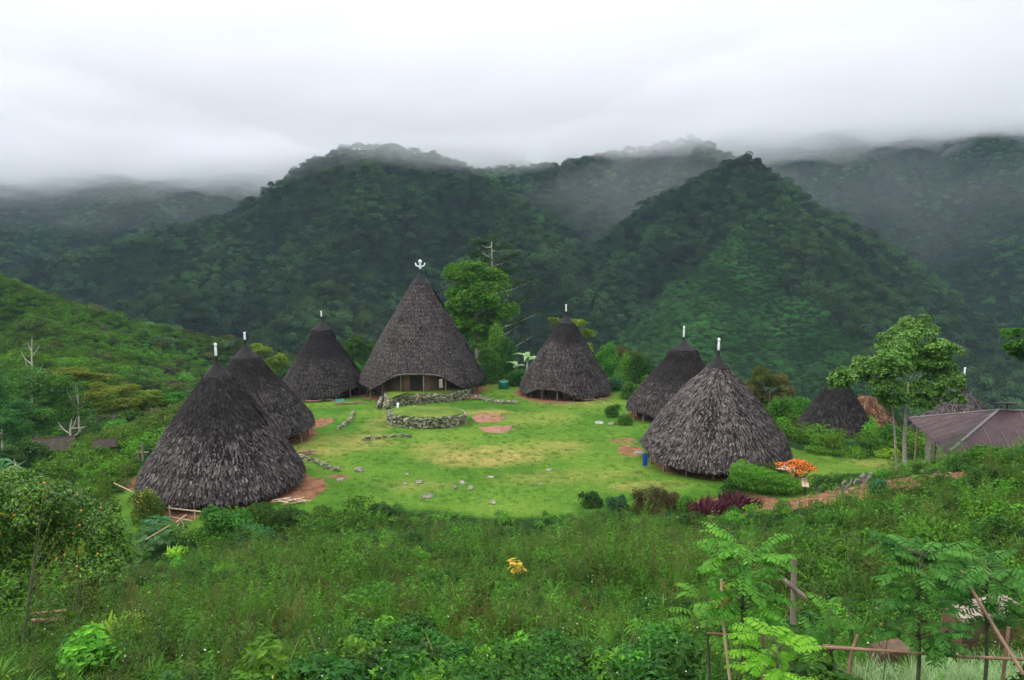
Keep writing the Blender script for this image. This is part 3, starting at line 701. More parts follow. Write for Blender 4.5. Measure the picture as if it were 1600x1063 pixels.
H7 = hut('broad pale grey cone house with a big black cap on the right of the green', 1116, 708, 59, 113, 694, 563, 538, 519, 1127, arch=(-PI+.1, .35, .5), tone=1.42, dark=(1.3, 1.7), seed=7, rtop=.13, thick=1.0, cv=.055, ef=.62)
H8 = hut('small dark cone house behind the orange flowering tree', 1303, 700, 72, 56, 690, 612, 598, 592, 1303, tone=.45, dark=(.2, .9), seed=8, rtop=.12, doors=False, group='cone houses beyond the garden')
H9 = hut('pale cone house mostly hidden behind the tin roofed house', 1497, 694, 80, 66, 674, 608, 583, 571, 1507, tone=1.25, dark=(1.3, 1.6), seed=9, rtop=.13, doors=False, group='cone houses beyond the garden')
# patches where the thatch of the tall house was mended
for (px, py, lb) in ((721, 573, 'r'), (606, 573, 'l')):
    pass
# low brown thatched shelter
def shelter():
    p = at(1352, 74); root = empty('thatched_shelter', p, 'low brown thatched shelter beside the small dark cone house', 'shelter')
    V, Q, t, so, Rs = flakes(2.6, 2.6, .2, lambda th: 0*th-1, 1.5, 2, 41, tone=1.5, fl=.6, fw=.2)
    b = [(r*2.6*.96, s*2.6) for s, r in zip(_S, Rs)]
    link('roof', quads_mesh('roof', V, Q, M['thatchbrown'], tint=t, attrs={'soot': so}), root, (0, 0, 1.3))
    m = MB(); m.rev(b, 30); m.build('roof_lining', M['wooddark'], root).location.z = 1.25
    for q in range(6):
        g = q*PI/3; m = MB(); m.tube([(2.1*math.cos(g), 2.1*math.sin(g), -.5), (2.1*math.cos(g), 2.1*math.sin(g), 1.6)], .08, 6); m.build('post', M['wood'], root)
shelter()

# ------------------------------------------------------------------ tin roofed house on the right
def tin_house():
    Z0 = 56
    cl = P3(1420, 657, 59); rp = P3(1540, 630, 62); fc = P3(1484, 703, 50.5)
    zE = (cl[2]+fc[2])/2; base = h1(cl[0]+4, cl[1])-.3
    # plan: left-rear corner cl, front-left corner fc; the long side runs away to the right
    a = np.array(cl); b = np.array(fc); a[2] = b[2] = zE
    d = b-a; d[2] = 0; side = np.linalg.norm(d); d /= side; lx = np.array((-d[1], d[0], 0)); 
    if lx[0] < 0: lx = -lx
    Ln = 15.; hr = rp[2]-zE
    r1 = (a+b)/2+lx*side*.5+np.array((0, 0, max(hr, 1.9))); r2 = r1+lx*(Ln-side)
    c = b+lx*Ln; e = a+lx*Ln
    o = (a+b)/2+lx*Ln/2; o = np.array((o[0], o[1], base))
    root = empty('tin_roofed_house', o, 'grey board house with a rusty maroon tin hip roof beyond the dark hedge', 'house')
    m = MB()
    def face(P, inset=.0, n=12):
        """corrugated sheets: P = eave start, eave end, top end, top start"""
        p0, p1, p2, p3 = [np.array(q)-o for q in P]
        nn = int(np.linalg.norm(p1-p0)/.22); V = []; 
        ez = p1-p0; L = np.linalg.norm(ez); ez /= L; nrm = np.cross(ez, (p3-p0)); nrm /= np.linalg.norm(nrm); nrm = nrm if nrm[2] > 0 else -nrm
        up = np.cross(nrm, ez); up = up if up[2] > 0 else -up
        u3, v3 = (p3-p0)@ez, (p3-p0)@up; u2, v2 = (p2-p0)@ez, (p2-p0)@up
        us = np.linspace(0, L, nn*2+1); tt = []
        for i, u in enumerate(us):
            v = v3*(u/u3) if u < u3 and u3 > 0 else (v2*((L-u)/(L-u2)) if u > u2 and u2 < L else v3)
            h = .035*(i % 2); V += [p0+ez*u+nrm*h-up*.08, p0+ez*u+up*max(v, .01)+nrm*h]
            sh = .5+.35*(vnoise(u/.85*1.0, 3.3, 5)-.5)*2; tt += [sh, sh]
        m.add(V, [(2*i, 2*i+2, 2*i+3, 2*i+1) for i in range(len(us)-1)], tt)
        return p0, ez, up, nrm, L, u3, v3, u2, v2
    F = [face((a, b, r1, r1)), face((b, c, r2, r1)), face((c, e, r2, r2)), face((e, a, r1, r2))]
    roof = m.build('roof', M['tin'], root)
    t_ = MB()
    for (p0, ez, up, nrm, L, u3, v3, u2, v2), full in ((F[0], 0), (F[1], 1)):
        u = .9
        while u < L-.3:
            v = v3*(u/u3) if u < u3 else (v2*((L-u)/(L-u2)) if u > u2 and u2 < L else v3)
            lo, hi = (0, v) if random.random() < .6 else ((0, v*.55) if random.random() < .5 else (v*.35, v))
            q0 = p0+ez*u+up*lo+nrm*.05; q1 = p0+ez*(u+.03)+up*hi+nrm*.05
            t_.tube([q0, q1], .022, 4, t=.35+.4*random.random()); u += .88+.1*random.random()
    for q in (b,): t_.tube([q-o+np.array((0, 0, .05)), r1-o+np.array((0, 0, .06))], .09, 6)
    t_.tube([a-o+np.array((0, 0, .05)), r1-o+np.array((0, 0, .06))], .06, 6); t_.tube([r1-o+np.array((0, 0, .05)), r2-o+np.array((0, 0, .05))], .09, 6, t=.2)
    t_.build('seam_strip', M['tintrim'], roof)
    # walls of boards inside the eaves
    ins = 1.0; A = a+(d+lx)*ins; B = b+(lx-d)*ins; Cc = c-(lx+d)*ins; E = e+(d-lx)*ins; w = MB()
    for p, q in ((A, B), (B, Cc), (Cc, E), (E, A)):
        L = np.linalg.norm(q-p); n = int(L/.28); ang = math.atan2((q-p)[1], (q-p)[0])
        for i in range(n):
            c_ = p+(q-p)*(i+.5)/n-o; w.box((c_[0], c_[1], (zE-o[2])/2+.05), (.27, .05, zE-o[2]+.3), ang, t=.15+.75*random.random())
    w.build('wall', M['wallboard'], root)
    w = MB(); ang = math.atan2(d[1], d[0])
    for f in (.30, .72):
        c_ = A+(B-A)*f-o-lx*.06; 
        w2 = MB(); w2.box((c_[0], c_[1], (zE-o[2])*.5), (.8, .06, 1.3), ang, t=.2); w2.build('window', M['wooddark'], root)
    for q in (a+(d+lx)*.5, (a+b)/2+lx*.5, b+(lx-d)*.5):
        w = MB(); w.tube([(q[0]-o[0], q[1]-o[1], -.4), (q[0]-o[0], q[1]-o[1], zE-o[2]+.15)], .07, 6, t=.8); w.build('post', M['wood'], root)
    # small solar panel standing on the ridge
    s = r1+lx*.5; s_ = empty('roof_panel', (s[0], s[1], s[2]+.1), 'small flat panel on a bracket on the ridge of the tin roof', 'panel')
    w = MB(); w.box((0, 0, .42), (1.3, .7, .05), math.atan2(lx[1], lx[0]), rx=-.35, t=.6); w.build('panel', M['tintrim'], s_)
    w = MB(); w.tube([(0, 0, -.05), (0, 0, .4)], .05, 6); w.build('bracket', M['wooddark'], s_)
tin_house()

# ------------------------------------------------------------------ dry stone work
def stone_wall(name, label, pts, h, thick, stone=.28, cat='stone wall', fill=True, group=None, hf=None, closed=False):
    """a low wall of rough stones following ground points (x, y)"""
    P = np.array(pts, float)
    if closed: P = np.concatenate([P, P[:1]])
    seg = np.hypot(*(P[1:]-P[:-1]).T); cum = np.concatenate([[0], np.cumsum(seg)]); L = cum[-1]
    o = np.array((P[:, 0].mean(), P[:, 1].mean())); oz = h1(*o); m = MB()
    n = int(L/stone); rows = max(1, int(h/(stone*.62)))
    for r in range(rows+1):
        for i in range(n):
            s = (i+.5*(r % 2)+random.uniform(-.2, .2))*stone; s = min(max(s, 0), L)
            x = np.interp(s, cum, P[:, 0]); y = np.interp(s, cum, P[:, 1]); hh = h if hf is None else h*hf(s/L)
            z = h1(x, y)+(r)*(stone*.62)
            if z > h1(x, y)+hh: continue
            q = stone*random.uniform(.38, .72)
            for side in ((-1, 1) if thick > .3 else (0,)):
                j = np.interp(min(s+.1, L), cum, P[:, 0])-x, np.interp(min(s+.1, L), cum, P[:, 1])-y; l_ = math.hypot(*j)+1e-6
                nx, ny = -j[1]/l_, j[0]/l_
                m.rock((x-o[0]+nx*side*thick/2+random.gauss(0, .03), y-o[1]+ny*side*thick/2+random.gauss(0, .03), z-oz+random.gauss(.03, .03)), (q, q*.8, q*.62), t=random.random()**1.3, n=6)
    ob = m.build(name, M['stone']); ob.location = (o[0], o[1], oz); tag(ob, label, cat, group)
    return ob
def terrace(name, label, grasslabel, ring, h, stone=.3, outer=None, cat='stone terrace'):
    """retaining wall of stones with a grass top; ring of ground points"""
    R_ = np.array(ring, float); c = R_.mean(0); zc = h1(*c); root = empty(name, (c[0], c[1], zc), label, cat)
    m = MB(); n = len(R_); seg = np.hypot(*(np.roll(R_, -1, 0)-R_).T); cum = np.concatenate([[0], np.cumsum(seg)]); L = cum[-1]; RC = np.concatenate([R_, R_[:1]])
    rows = max(2, int(h/(stone*.55)))
    for r in range(rows+1):
        for i in range(int(L/(stone*.9))):
            s = (i+.5*(r % 2)+random.uniform(-.25, .25))*stone*.9 % L; x = np.interp(s, cum, RC[:, 0]); y = np.interp(s, cum, RC[:, 1])
            q = stone*random.uniform(.42, .85); z = h1(x, y)-zc+r*(h-.16)/rows
            if r == rows and random.random() < .25: continue
            m.rock((x-c[0]+random.gauss(0, .05), y-c[1]+random.gauss(0, .05), z+random.gauss(0, .03)), (q, q*.8, q*.6), t=random.random()**1.2, n=6)
    m.build('retaining_wall', M['stone'], root)
    b = MB(); V = [(0, 0, h+.10)]; k = len(R_)
    for f in (.45, .8, .97):
        for q in R_: V.append(((q[0]-c[0])*f, (q[1]-c[1])*f, (h1(*q)-zc)*f+h+(.08 if f < .9 else -.02)+.05*(random.random()-.5)))
    for q in R_: V.append(((q[0]-c[0])*.97, (q[1]-c[1])*.97, h1(*q)-zc-.3))
    F = [(0, 1+i, 1+(i+1) % k) for i in range(k)]+[(1+j*k+i, 1+(j+1)*k+i, 1+(j+1)*k+(i+1) % k, 1+j*k+(i+1) % k) for j in range(3) for i in range(k)]
    b.add(V, F); g = b.build('grass_top', M['ground'], root)
    at_ = g.data.attributes.new('lawn', 'FLOAT', 'POINT'); at_.data.foreach_set('value', np.ones(len(V), np.float32))
    at_ = g.data.attributes.new('dry', 'FLOAT', 'POINT'); at_.data.foreach_set('value', np.full(len(V), .25, np.float32))
    return root
c = G(660, 670)[0]; c[1] += 4.1; RA = 3.8
AL = terrace('stone_altar', 'round stone walled altar mound with a grass top in the middle of the green', '', [(c[0]+RA*math.cos(q*2*PI/40), c[1]+1.08*RA*math.sin(q*2*PI/40)) for q in range(40)], 1.15, .30, cat='altar')
def gp(px, py): return G(px, py)[0][:2]
ring = [gp(*q) for q in ((607, 640), (603, 628), (612, 616), (625, 610), (650, 606), (690, 605), (722, 610), (737, 616), (728, 624), (700, 628), (670, 630), (640, 631), (622, 633))]
terrace('stone_terrace', 'long low stone terrace right in front of the tallest house', '', ring, 1.15, .34)
stone_wall('stone_wall', 'low stone kerb running right from the terrace towards the raised eave house', [gp(*q) for q in ((737, 620), (760, 626), (785, 631), (815, 631))], .35, .5, .3, group='low walls on the green')
stone_wall('stone_wall', 'short low row of stones on the grass left of the altar', [gp(*q) for q in ((566, 689), (590, 686), (615, 683), (644, 684))], .25, .25, .26, group='low walls on the green')
stone_wall('stone_wall', 'curved stone edging beside the dirt of the black topped house', [gp(*q) for q in ((528, 672), (540, 664), (549, 656), (553, 645))], .25, .3, .3, group='low walls on the green')
stone_wall('stone_wall', 'broken stone edging below the dark half hidden house', [gp(*q) for q in ((468, 716), (490, 722), (515, 733), (533, 738))], .3, .3, .3, group='low walls on the green')
stone_wall('stone_wall', 'stones stacked at the left slope of the long terrace', [gp(*q) for q in ((596, 640), (602, 626), (618, 614), (632, 608))], .6, .7, .38, group='low walls on the green')
# bare patches of trodden earth beside the altar
for lb, ring in (('bare red earth patch right of the altar', ((738, 652), (745, 647), (765, 646), (783, 648), (789, 653), (780, 659), (755, 661), (741, 659))),
                 ('narrower bare red earth patch in front of the other', ((748, 668), (770, 666), (798, 665), (802, 671), (790, 677), (765, 677), (752, 673)))):
    R_ = [G(*q)[0] for q in ring]; 
    R2 = []
    for a, b in zip(R_, R_[1:]+R_[:1]):
        for f in (0, .33, .66): q = a*(1-f)+b*f+RNG.normal(0, .09, 3); R2.append((q[0], q[1], h1(q[0], q[1])+.03))
    cc = np.mean(R2, 0); m = MB(); V = [(cc[0], cc[1], h1(cc[0], cc[1])+.035)]
    for f in (.5, 1.): V += [(cc[0]+(q[0]-cc[0])*f, cc[1]+(q[1]-cc[1])*f, h1(cc[0]+(q[0]-cc[0])*f, cc[1]+(q[1]-cc[1])*f)+(.034 if f < 1 else .015)) for q in R2]
    k = len(R2); m.add(V, [(0, 1+i, 1+(i+1) % k) for i in range(k)]+[(1+i, 1+k+i, 1+k+(i+1) % k, 1+(i+1) % k) for i in range(k)], .45)
    tag(m.build('bare_earth_patch', M['earthpatch']), kind='structure')
# single stones
for px, py, r, lb, ft, mt in ((668, 777, .62, 'flat brown boulder, largest stone lying on the grass', .35, 'stone'), (561, 737, .42, 'upright pale stone standing alone on the grass', 1.1, 'stonelight'),
                       (632, 757, .30, 'small flat stone left of the tilted dark one', .5, 'stone'), (655, 755, .38, 'tilted dark stone above the flat brown boulder', .7, 'stone'), (636, 742, .28, 'low stone highest on the slope above the boulder', .5, 'stone'),
                       (710, 763, .30, 'rounded stone at the left of a loose trio', .8, 'stone'), (722, 756, .34, 'pale stone at the top of a loose trio', .7, 'stonelight'), (735, 764, .40, 'long dark stone at the right of a loose trio', .6, 'stone'),
                       (766, 746, .36, 'flat grey stone on the grass below the dry patch', .4, 'stone'), (770, 786, .42, 'grey stone at the edge of the weeds', .5, 'stone'), (843, 757, .24, 'small lone stone far right of the trio', .6, 'stone'), (858, 735, .35, 'thin pale stone flush in the grass', .25, 'stonelight'),
                       (937, 662, .75, 'flat slab stone near the round clipped bush', .3, 'stonelight'), (955, 664, .45, 'grey rock beside the flat slab stone', .7, 'stone'), (1000, 709, .50, 'pale rock under the eave with the blue cloth', .45, 'stonelight'), (532, 751, .35, 'white stone below the broken edging', .6, 'stonelight')):
    p = G(px, py)[0]; m = MB(); r *= .85; m.rock((0, 0, r*ft*.15), (r, r*.7, r*ft*.8), t=.2+.5*random.random(), n=9, rough=.28); o = m.build('stone', M[mt]); o.location = p; tag(o, lb, 'stone', 'loose stones on the green')

# ------------------------------------------------------------------ small built things
def post_tube(mb, px, py0, Z, hpx, r, t=.5): pass
p = G(787, 607)[0]; root = empty('water_tank', p, 'round dark green plastic water tank at the edge of the bushes', 'water tank')
m = MB(); m.rev([(.62, 0), (.66, .1), (.66, .8), (.60, .95), (.3, 1.02)], 24); m.build('tank', M['tank'], root, True)
m = MB(); m.rev([(.24, 1.0), (.26, 1.02), (.25, 1.12), (.1, 1.15)], 16); m.build('lid', M['tank'], root)
p = at(657, 80.5); p[2] += 1.2; root = empty('altar_post', p, 'small forked wooden post standing on the round altar', 'post')
m = MB(); m.tube([(0, 0, -.2), (.02, 0, 1.15)], [.09, .07], 7); m.build('shaft', M['bamboored'], root)
m = MB(); m.tube([(-.35, 0, .95), (0, 0, 1.08), (.38, 0, .92)], .07, 6); m.build('crosspiece', M['bamboored'], root)
p = at(622, 80); p[2] += 1.2; m = MB(); m.rock((0, 0, .12), (.13, .12, .3), t=.9); tag(m.build('stone', M['white']), 'little white stone set upright on the round altar', 'stone', 'loose stones on the green').location = p
p = P3(689, 598, 90.2); p[2] -= .85; m = MB(); m.box((0, 0, .75), (.45, .08, 1.0), .1, taper=.8, t=.8, jit=.02); tag(m.build('white_cloth', M['stonelight']), 'white cloth hanging under the raised eave of the tallest house', 'cloth').location = p
p = at(1008, 57.5); m = MB()
V = [(x*.055, .05*math.sin(x*2.1), z) for z in (0.15, .45, .8, 1.05) for x in range(-3, 4)]; m.add(V, [(i*7+k, i*7+k+1, (i+1)*7+k+1, (i+1)*7+k) for i in range(3) for k in range(6)])
V2 = [(a, b+.03, c) for a, b, c in V]; m.add(V2, [(i*7+k, (i+1)*7+k, (i+1)*7+k+1, i*7+k+1) for i in range(3) for k in range(6)])
tag(m.build('blue_cloth', M['blue']), 'bright blue cloth hanging at the left eave of the pale broad house', 'cloth').location = p
m = MB()
p = G(372, 648)[0]; p = at(372+8, 90)
p = at(531, 92); m = MB(); m.box((0, 0, .28), (1.0, .8, .06), .2, rx=.15, t=.9); tag(m.build('tarpaulin', M['tank']), 'teal sheet lying under the eave of the black topped house', 'tarpaulin').location = at(531, 91.6)
def clutter(px, Z, n, lb, w=2.2, mat='bamboored'):
    p = at(px, Z); m = MB()
    for i in range(n):
        a = random.uniform(-.5, .5); x, y = random.uniform(-w/2, w/2), random.uniform(-.5, .5); l = random.uniform(.5, 1.4)
        m.tube([(x-l/2*math.cos(a), y-l/2*math.sin(a), .08+.22*random.random()), (x+l/2*math.cos(a), y+l/2*math.sin(a), .08+.25*random.random())], random.uniform(.025, .055), 6, t=random.random())
    tag(m.build('firewood_pile', M[mat]), lb, 'firewood', 'firewood under the eaves').location = p
M['leafrust'] = leaf_mat('leaf_rust', (.05, .055, .015), (.13, .075, .03))
M['leafdark2'] = leaf_mat('leaf_mid', (.016, .062, .010), (.06, .165, .024))
clutter(550, 90, 16, 'firewood heap under the raised eave of the black topped house', 3.2)
clutter(480, 62, 12, 'firewood heap at the right foot of the half hidden house', 2.0)
clutter(455, 51.5, 9, 'short logs at the right foot of the front left house', 1.8, 'woodlight')
clutter(738, 92, 12, 'reddish firewood at the right foot of the tallest house', 2.0)
clutter(925, 91, 12, 'sticks under the right eave of the raised eave house', 2.6)
clutter(500, 92.5, 14, 'firewood spread along the front of the black topped house', 4.)
# bench, platform, planks in the garden on the right
def bench(px, Z, label, L, w, h, rz, planks, mat, legs=4, cat='bench'):
    p = at(px, Z); root = empty('garden_bench' if cat == 'bench' else 'garden_table', p, label, cat, rz=rz)
    m = MB()
    for i in range(planks): m.box((0, (i+.5)*w/planks-w/2, h), (L, w/planks*.88, .06), t=.4+.5*random.random())
    m.build('seat' if cat == 'bench' else 'table_top', M[mat], root)
    for sx in (-1, 1):
        for sy in ((-1, 1) if legs == 4 else (0,)):
            m = MB(); m.box((sx*(L/2-.15), sy*(w/2-.08), h/2-.13), (.1, .1, h+.2), t=.3); m.build('leg', M['wooddark'], root)
bench(1221, 54.5, 'low grey wooden table beside the orange flowering tree', 2.1, 1.2, .75, .1-.5, 5, 'woodlight', cat='table')
bench(1257, 51.5, 'narrow two plank bench at the gap in the hedge', 1.7, .45, .62, 1.25, 2, 'woodlight', legs=2)
# stumps on the turned soil
for px, py, h, r, lb in ((1276, 768, .95, .12, 'tall twisted stump with a broken arm on the red soil'), (1318, 771, .6, .08, 'thin short stump in the middle of the red soil'), (1349, 757, .5, .17, 'thick root stump near the low hedge')):
    p = G(px, py)[0]; m = MB()
    m.tube([(0, 0, -.3), (.05, .02, h*.4), (-.06, .03, h*.75), (.06, 0, h)], [r*1.3, r, r*.85, r*.7], 8, t=.5)
    m.tube([(0, 0, h*.4), (.3, .05, h*.7), (.36, .05, h*1.12)], [r*.8, r*.6, r*.5], 7, t=.6); m.tube([(0, 0, h*.3), (-.34, .05, h*.42), (-.42, .05, .0)], [r*.7, r*.5, r*.4], 7, t=.4)
    tag(m.build('tree_stump', M['bark']), lb, 'stump', 'stumps on the turned soil').location = p
# bamboo work at the left
def poles(name, label, cat, items, mat='bamboo', group=None):
    """items: (part name, [(px, py, Z), ...] , radius); every end is a point in the place"""
    P = [P3(*q) for _, pts, _ in items for q in pts]; c0 = np.mean(P, 0); c0[2] = h1(c0[0], c0[1])
    if len(items) == 1:
        m = MB(); m.tube([P3(*q)-c0 for q in items[0][1]], items[0][2], 7); o = m.build(name, M[mat]); o.location = c0; return tag(o, label, cat, group)
    root = empty(name, c0, label, cat, group)
    for nm, pts, r in items:
        m = MB(); m.tube([P3(*q)-c0 for q in pts], r, 7, t=.3+.5*random.random()); m.build(nm, M[mat], root)
    return root
poles('bamboo_rail', 'pale bamboo rail on short posts under the near eave of the front left house', 'rail', [('rail', [(262, 794, 49), (316, 800, 48.6)], .05), ('lower_rail', [(266, 808, 49), (300, 814, 48.6)], .04), ('post', [(264, 790, 49), (266, 815, 49)], .05), ('post', [(304, 796, 48.7), (305, 818, 48.7)], .05)])
poles('bamboo_trestle', 'leaning bamboo trestle on the bare soil in front of the rail', 'trestle', [('brace', [(276, 816, 46), (291, 805, 46)], .05), ('leg', [(283, 811, 46), (290, 830, 46)], .04), ('leg', [(284, 811, 46), (276, 826, 46)], .04)])
poles('bamboo_pole', 'long bamboo pole lying over the big leaves', 'pole', [('pole', [(228, 843, 42), (266, 821, 42)], .035)])
poles('drying_rack', 'bamboo drying rack with a red cloth left of the front house', 'rack', [('rail', [(226, 672, 70), (262, 664, 70), (280, 658, 70)], .06), ('shelf', [(222, 684, 69.5), (250, 679, 69.5), (275, 675, 69.5)], .12), ('post', [(230, 674, 70), (234, 706, 70)], .07), ('post', [(237, 680, 70), (238, 704, 70)], .06), ('post', [(252, 676, 70), (252, 700, 70)], .06), ('post', [(258, 650, 70), (258, 700, 70)], .045)])
p = P3(255, 672, 69.8); m = MB(); m.box((0, 0, 0), (.38, .06, .42), .2, t=.8, jit=.02); tag(m.build('red_cloth', M['orange']), 'small red cloth hung on the bamboo drying rack', 'cloth').location = p
poles('wooden_cross', 'thin grey wooden cross post left of the front house', 'post', [('upright', [(223, 692, 60), (223, 745, 60)], .09), ('crossbar', [(213, 707, 60), (232, 707, 60)], .05), ('side_post', [(216, 708, 60.1), (218, 748, 60)], .045)], 'wood')
poles('bamboo_pole', 'pair of bamboo poles leaning up towards the front left house', 'pole', [('upper_pole', [(206, 742, 60), (242, 717, 58)], .07), ('lower_pole', [(204, 746, 60.2), (240, 723, 58.2)], .05)], 'bamboo')
poles('bamboo_pole', 'thin pale pole on the slope above the yellow flowered bush', 'pole', [('pole', [(178, 755, 50), (210, 770, 49)], .035)])
poles('plank_bench', 'low plank bench half sunk in the weeds at the far left', 'bench', [('plank', [(48, 960, 17.5), (106, 954, 17.5)], .035), ('plank', [(50, 970, 17.3), (96, 968, 17.3)], .045), ('leg', [(95, 957, 17.4), (90, 980, 17.4)], .03), ('leg', [(54, 962, 17.4), (56, 982, 17.4)], .03)], 'bamboored')
def shed(px, Z, w, d, h, rz, label, mat='wooddark'):
    p = at(px, Z); root = empty('garden_shed', p, label, 'shed', 'little sheds in the left valley', rz)
    m = MB(); m.box((0, 0, h/2), (w, d, h), t=.6); m.build('wall', M['planks'], root)
    for s in (-1, 1):
        m = MB()
        for i in range(9): m.box((w*1.25*((i+.5)/9-.5), s*d*.34, h+d*.17), (w*1.25/9*.98, d*.85, .08), rx=-s*.48, t=.3+.5*random.random())
        m.build('roof', M[mat], root)
shed(88, 74, 2.9, 2.4, 1.2, .3, 'dark roofed shed among the leaves behind the orange fruited shrub', 'wooddark')
shed(165, 66, 1.5, 1.4, .8, .5, 'small shed with a black roof and a pale post nearest the front house')
shed(142, 86, 2.0, 1.8, 1.2, -.2, 'reddish shed farthest down in the left valley', 'planks')
#PART4
# ------------------------------------------------------------------ trees, shrubs and plants, each a thing of its own
def tree(label, px, Z, blobs, n, leaf, mat, tr=.16, bark='bark', stems=None, name='tree', cat='tree', group=None, depth=.75, inner=.45, up=.55, limb=True, base=None, sub=2, seed=None, fine=.35):
    """blobs: (px, py, rx px, ry px) of the crown as seen; Z: distance"""
    g = np.random.default_rng(seed if seed is not None else int(px*7+Z))
    p = at(px, Z) if base is None else np.array(base); k = Z/FPX; W_ = []
    for (bx, by, rx, ry) in blobs:
        dz = g.uniform(-1, 1)*depth*min(rx, 60)*k
        c = P3(bx, by, Z+dz)-p; W_.append((c[0], c[1], c[2], rx*k, (rx+ry)/2*k*.9, ry*k))
    S2 = []
    for b in W_:      # break each mass into uneven clumps
        S2.append((b[0], b[1], b[2], b[3]*.72, b[4]*.72, b[5]*.72))
        for _ in range(sub*3):
            d = g.normal(size=3); d /= np.linalg.norm(d); q = g.uniform(.55, .95); s = g.uniform(.25, .48)
            S2.append((b[0]+d[0]*b[3]*q, b[1]+d[1]*b[4]*q, b[2]+d[2]*b[5]*q, b[3]*s, b[4]*s, b[5]*s))
    root = empty(name, p, label, cat, group)
    link('crown', crown_mesh('crown', S2, int(n*1.7), leaf*1.2, M[mat], inner=max(inner, .5), up=up), root)
    m = MB(); top = np.mean([b[:3] for b in W_], 0)
    st = stems or [(0, 0, 1.)]
    for (ox, ex, rs) in st:
        e = np.array((top[0]+ex, top[1], top[2])); b0 = np.array((ox, 0, -.4))
        pts = [b0, b0*.6+e*.25+np.array((g.normal(0, .08), 0, -.05)), b0*.35+e*.5+np.array((g.normal(0, .12), 0, 0)), e*.95]
        m.tube(pts, [tr*rs*1.25, tr*rs, tr*rs*.85, tr*rs*.35], 9, t=.5)
        if limb:
            for b in W_:
                c = np.array(b[:3]); 
                if len(st) > 1 and abs(c[0]-pts[2][0]) > min(abs(c[0]-(ox*.35+(top[0]+e2)*.5)) for ox, e2, _ in st)+.05: continue
                f_ = .30 if c[2] > pts[2][2]*1.4 else -.12; s0 = np.array(pts[2])*(1-f_)+np.array(pts[3])*f_
                mid = (s0+c)/2+np.array((0, 0, -.10*abs(c[0]-s0[0]))); m.tube([s0, mid, c], [tr*.40*rs, tr*.26*rs, tr*.06*rs], 6, t=.5)
    m.build('trunk', M[bark], root, True)
    return root
def bush(label, px, py, w, h, n, leaf, mat, name='shrub', cat='shrub', group=None, Z=None, up=.55, inner=.35, flowers=None, top=0, nb=7, base=None):
    """a shrub rooted in the ground w by h pixels large in the photograph"""
    if base is not None: p = np.array(base); Z = Z or 20
    elif Z is None: p, _ = G(px, py); Z = proj(*p)[2]
    else: p = at(px, Z)
    k = Z/FPX; g = np.random.default_rng(int(px*3+w)); rx, rz = w*k/2, h*k
    bl = [(0, 0, rz*.45, rx*.62, rx*.62, rz*.48)]
    for _ in range(nb):
        a = g.uniform(0, 2*PI); q = g.uniform(.35, .78); s = g.uniform(.26, .46); hz_ = g.uniform(.25, .82)
        bl.append((rx*q*math.cos(a), rx*q*math.sin(a)*.9, rz*hz_*(1-.35*q), rx*s, rx*s, rz*s*.9))
    for a in range(6): bl.append((rx*.55*math.cos(a*1.05), rx*.55*math.sin(a*1.05), rz*.12, rx*.36, rx*.36, rz*.3))
    me = crown_mesh(name, bl, int(n*1.5), leaf*1.1, M[mat], inner=max(inner, .45), up=up)
    if not flowers: return tag(link(name, me, None, p), label, cat, group)
    root = empty(name, p, label, cat, group); link('foliage', me, root)
    fm, fn, fs, fname, lo = flowers
    B = [b for b in bl if b[2] >= lo*rz] or bl
    for part in (1,):
        V, Q, t = blob_leaves(B, fn, fs, inner=1.0, up=1.2); link(fname, quads_mesh(fname, V, Q, M[fm], tint=t), root)
    return root
def strips(leaves, mat=None, segs=5):
    """long leaves: (base, direction angle, length, width, rise angle, droop)"""
    V = []; Q = []; T = []
    for (b, az, L, w, el, dr, tt) in leaves:
        d = np.array((math.cos(az), math.sin(az), 0)); s = np.array((-math.sin(az), math.cos(az), 0)); p = np.array(b, float); e = el; n0 = len(V)
        for i in range(segs+1):
            f = i/segs; ww = w*math.sin(PI*min(.97, .08+.92*f)**.8)*.5
            up = np.array((0, 0, 1)); V += [p-s*ww+up*ww*.35, p, p+s*ww+up*ww*.35]; T += [tt]*3
            p = p+(d*math.cos(e)+up*math.sin(e))*L/segs; e -= dr/segs
        for i in range(segs):
            for k in (0, 1): a = n0+i*3+k; Q.append((a, a+1, a+4, a+3))
    return np.array(V), np.array(Q), np.array(T)
def blade_mesh(name, n, L, w, mat, el=(.7, 1.4), dr=(.6, 1.6), spread=.1, seed=0, segs=4):
    g = np.random.default_rng(seed); lv = []
    for i in range(n):
        a = g.uniform(0, 2*PI); r = spread*g.random()**.5
        lv.append(((r*math.cos(a+1), r*math.sin(a+1), 0), a, L*g.uniform(.6, 1.1), w*g.uniform(.7, 1.2), g.uniform(*el), g.uniform(*dr), np.clip(g.normal(.5, .25), 0, 1)))
    V, Q, T = strips(lv, segs=segs); return quads_mesh(name, V, Q, M[mat], tint=T, smooth=False)
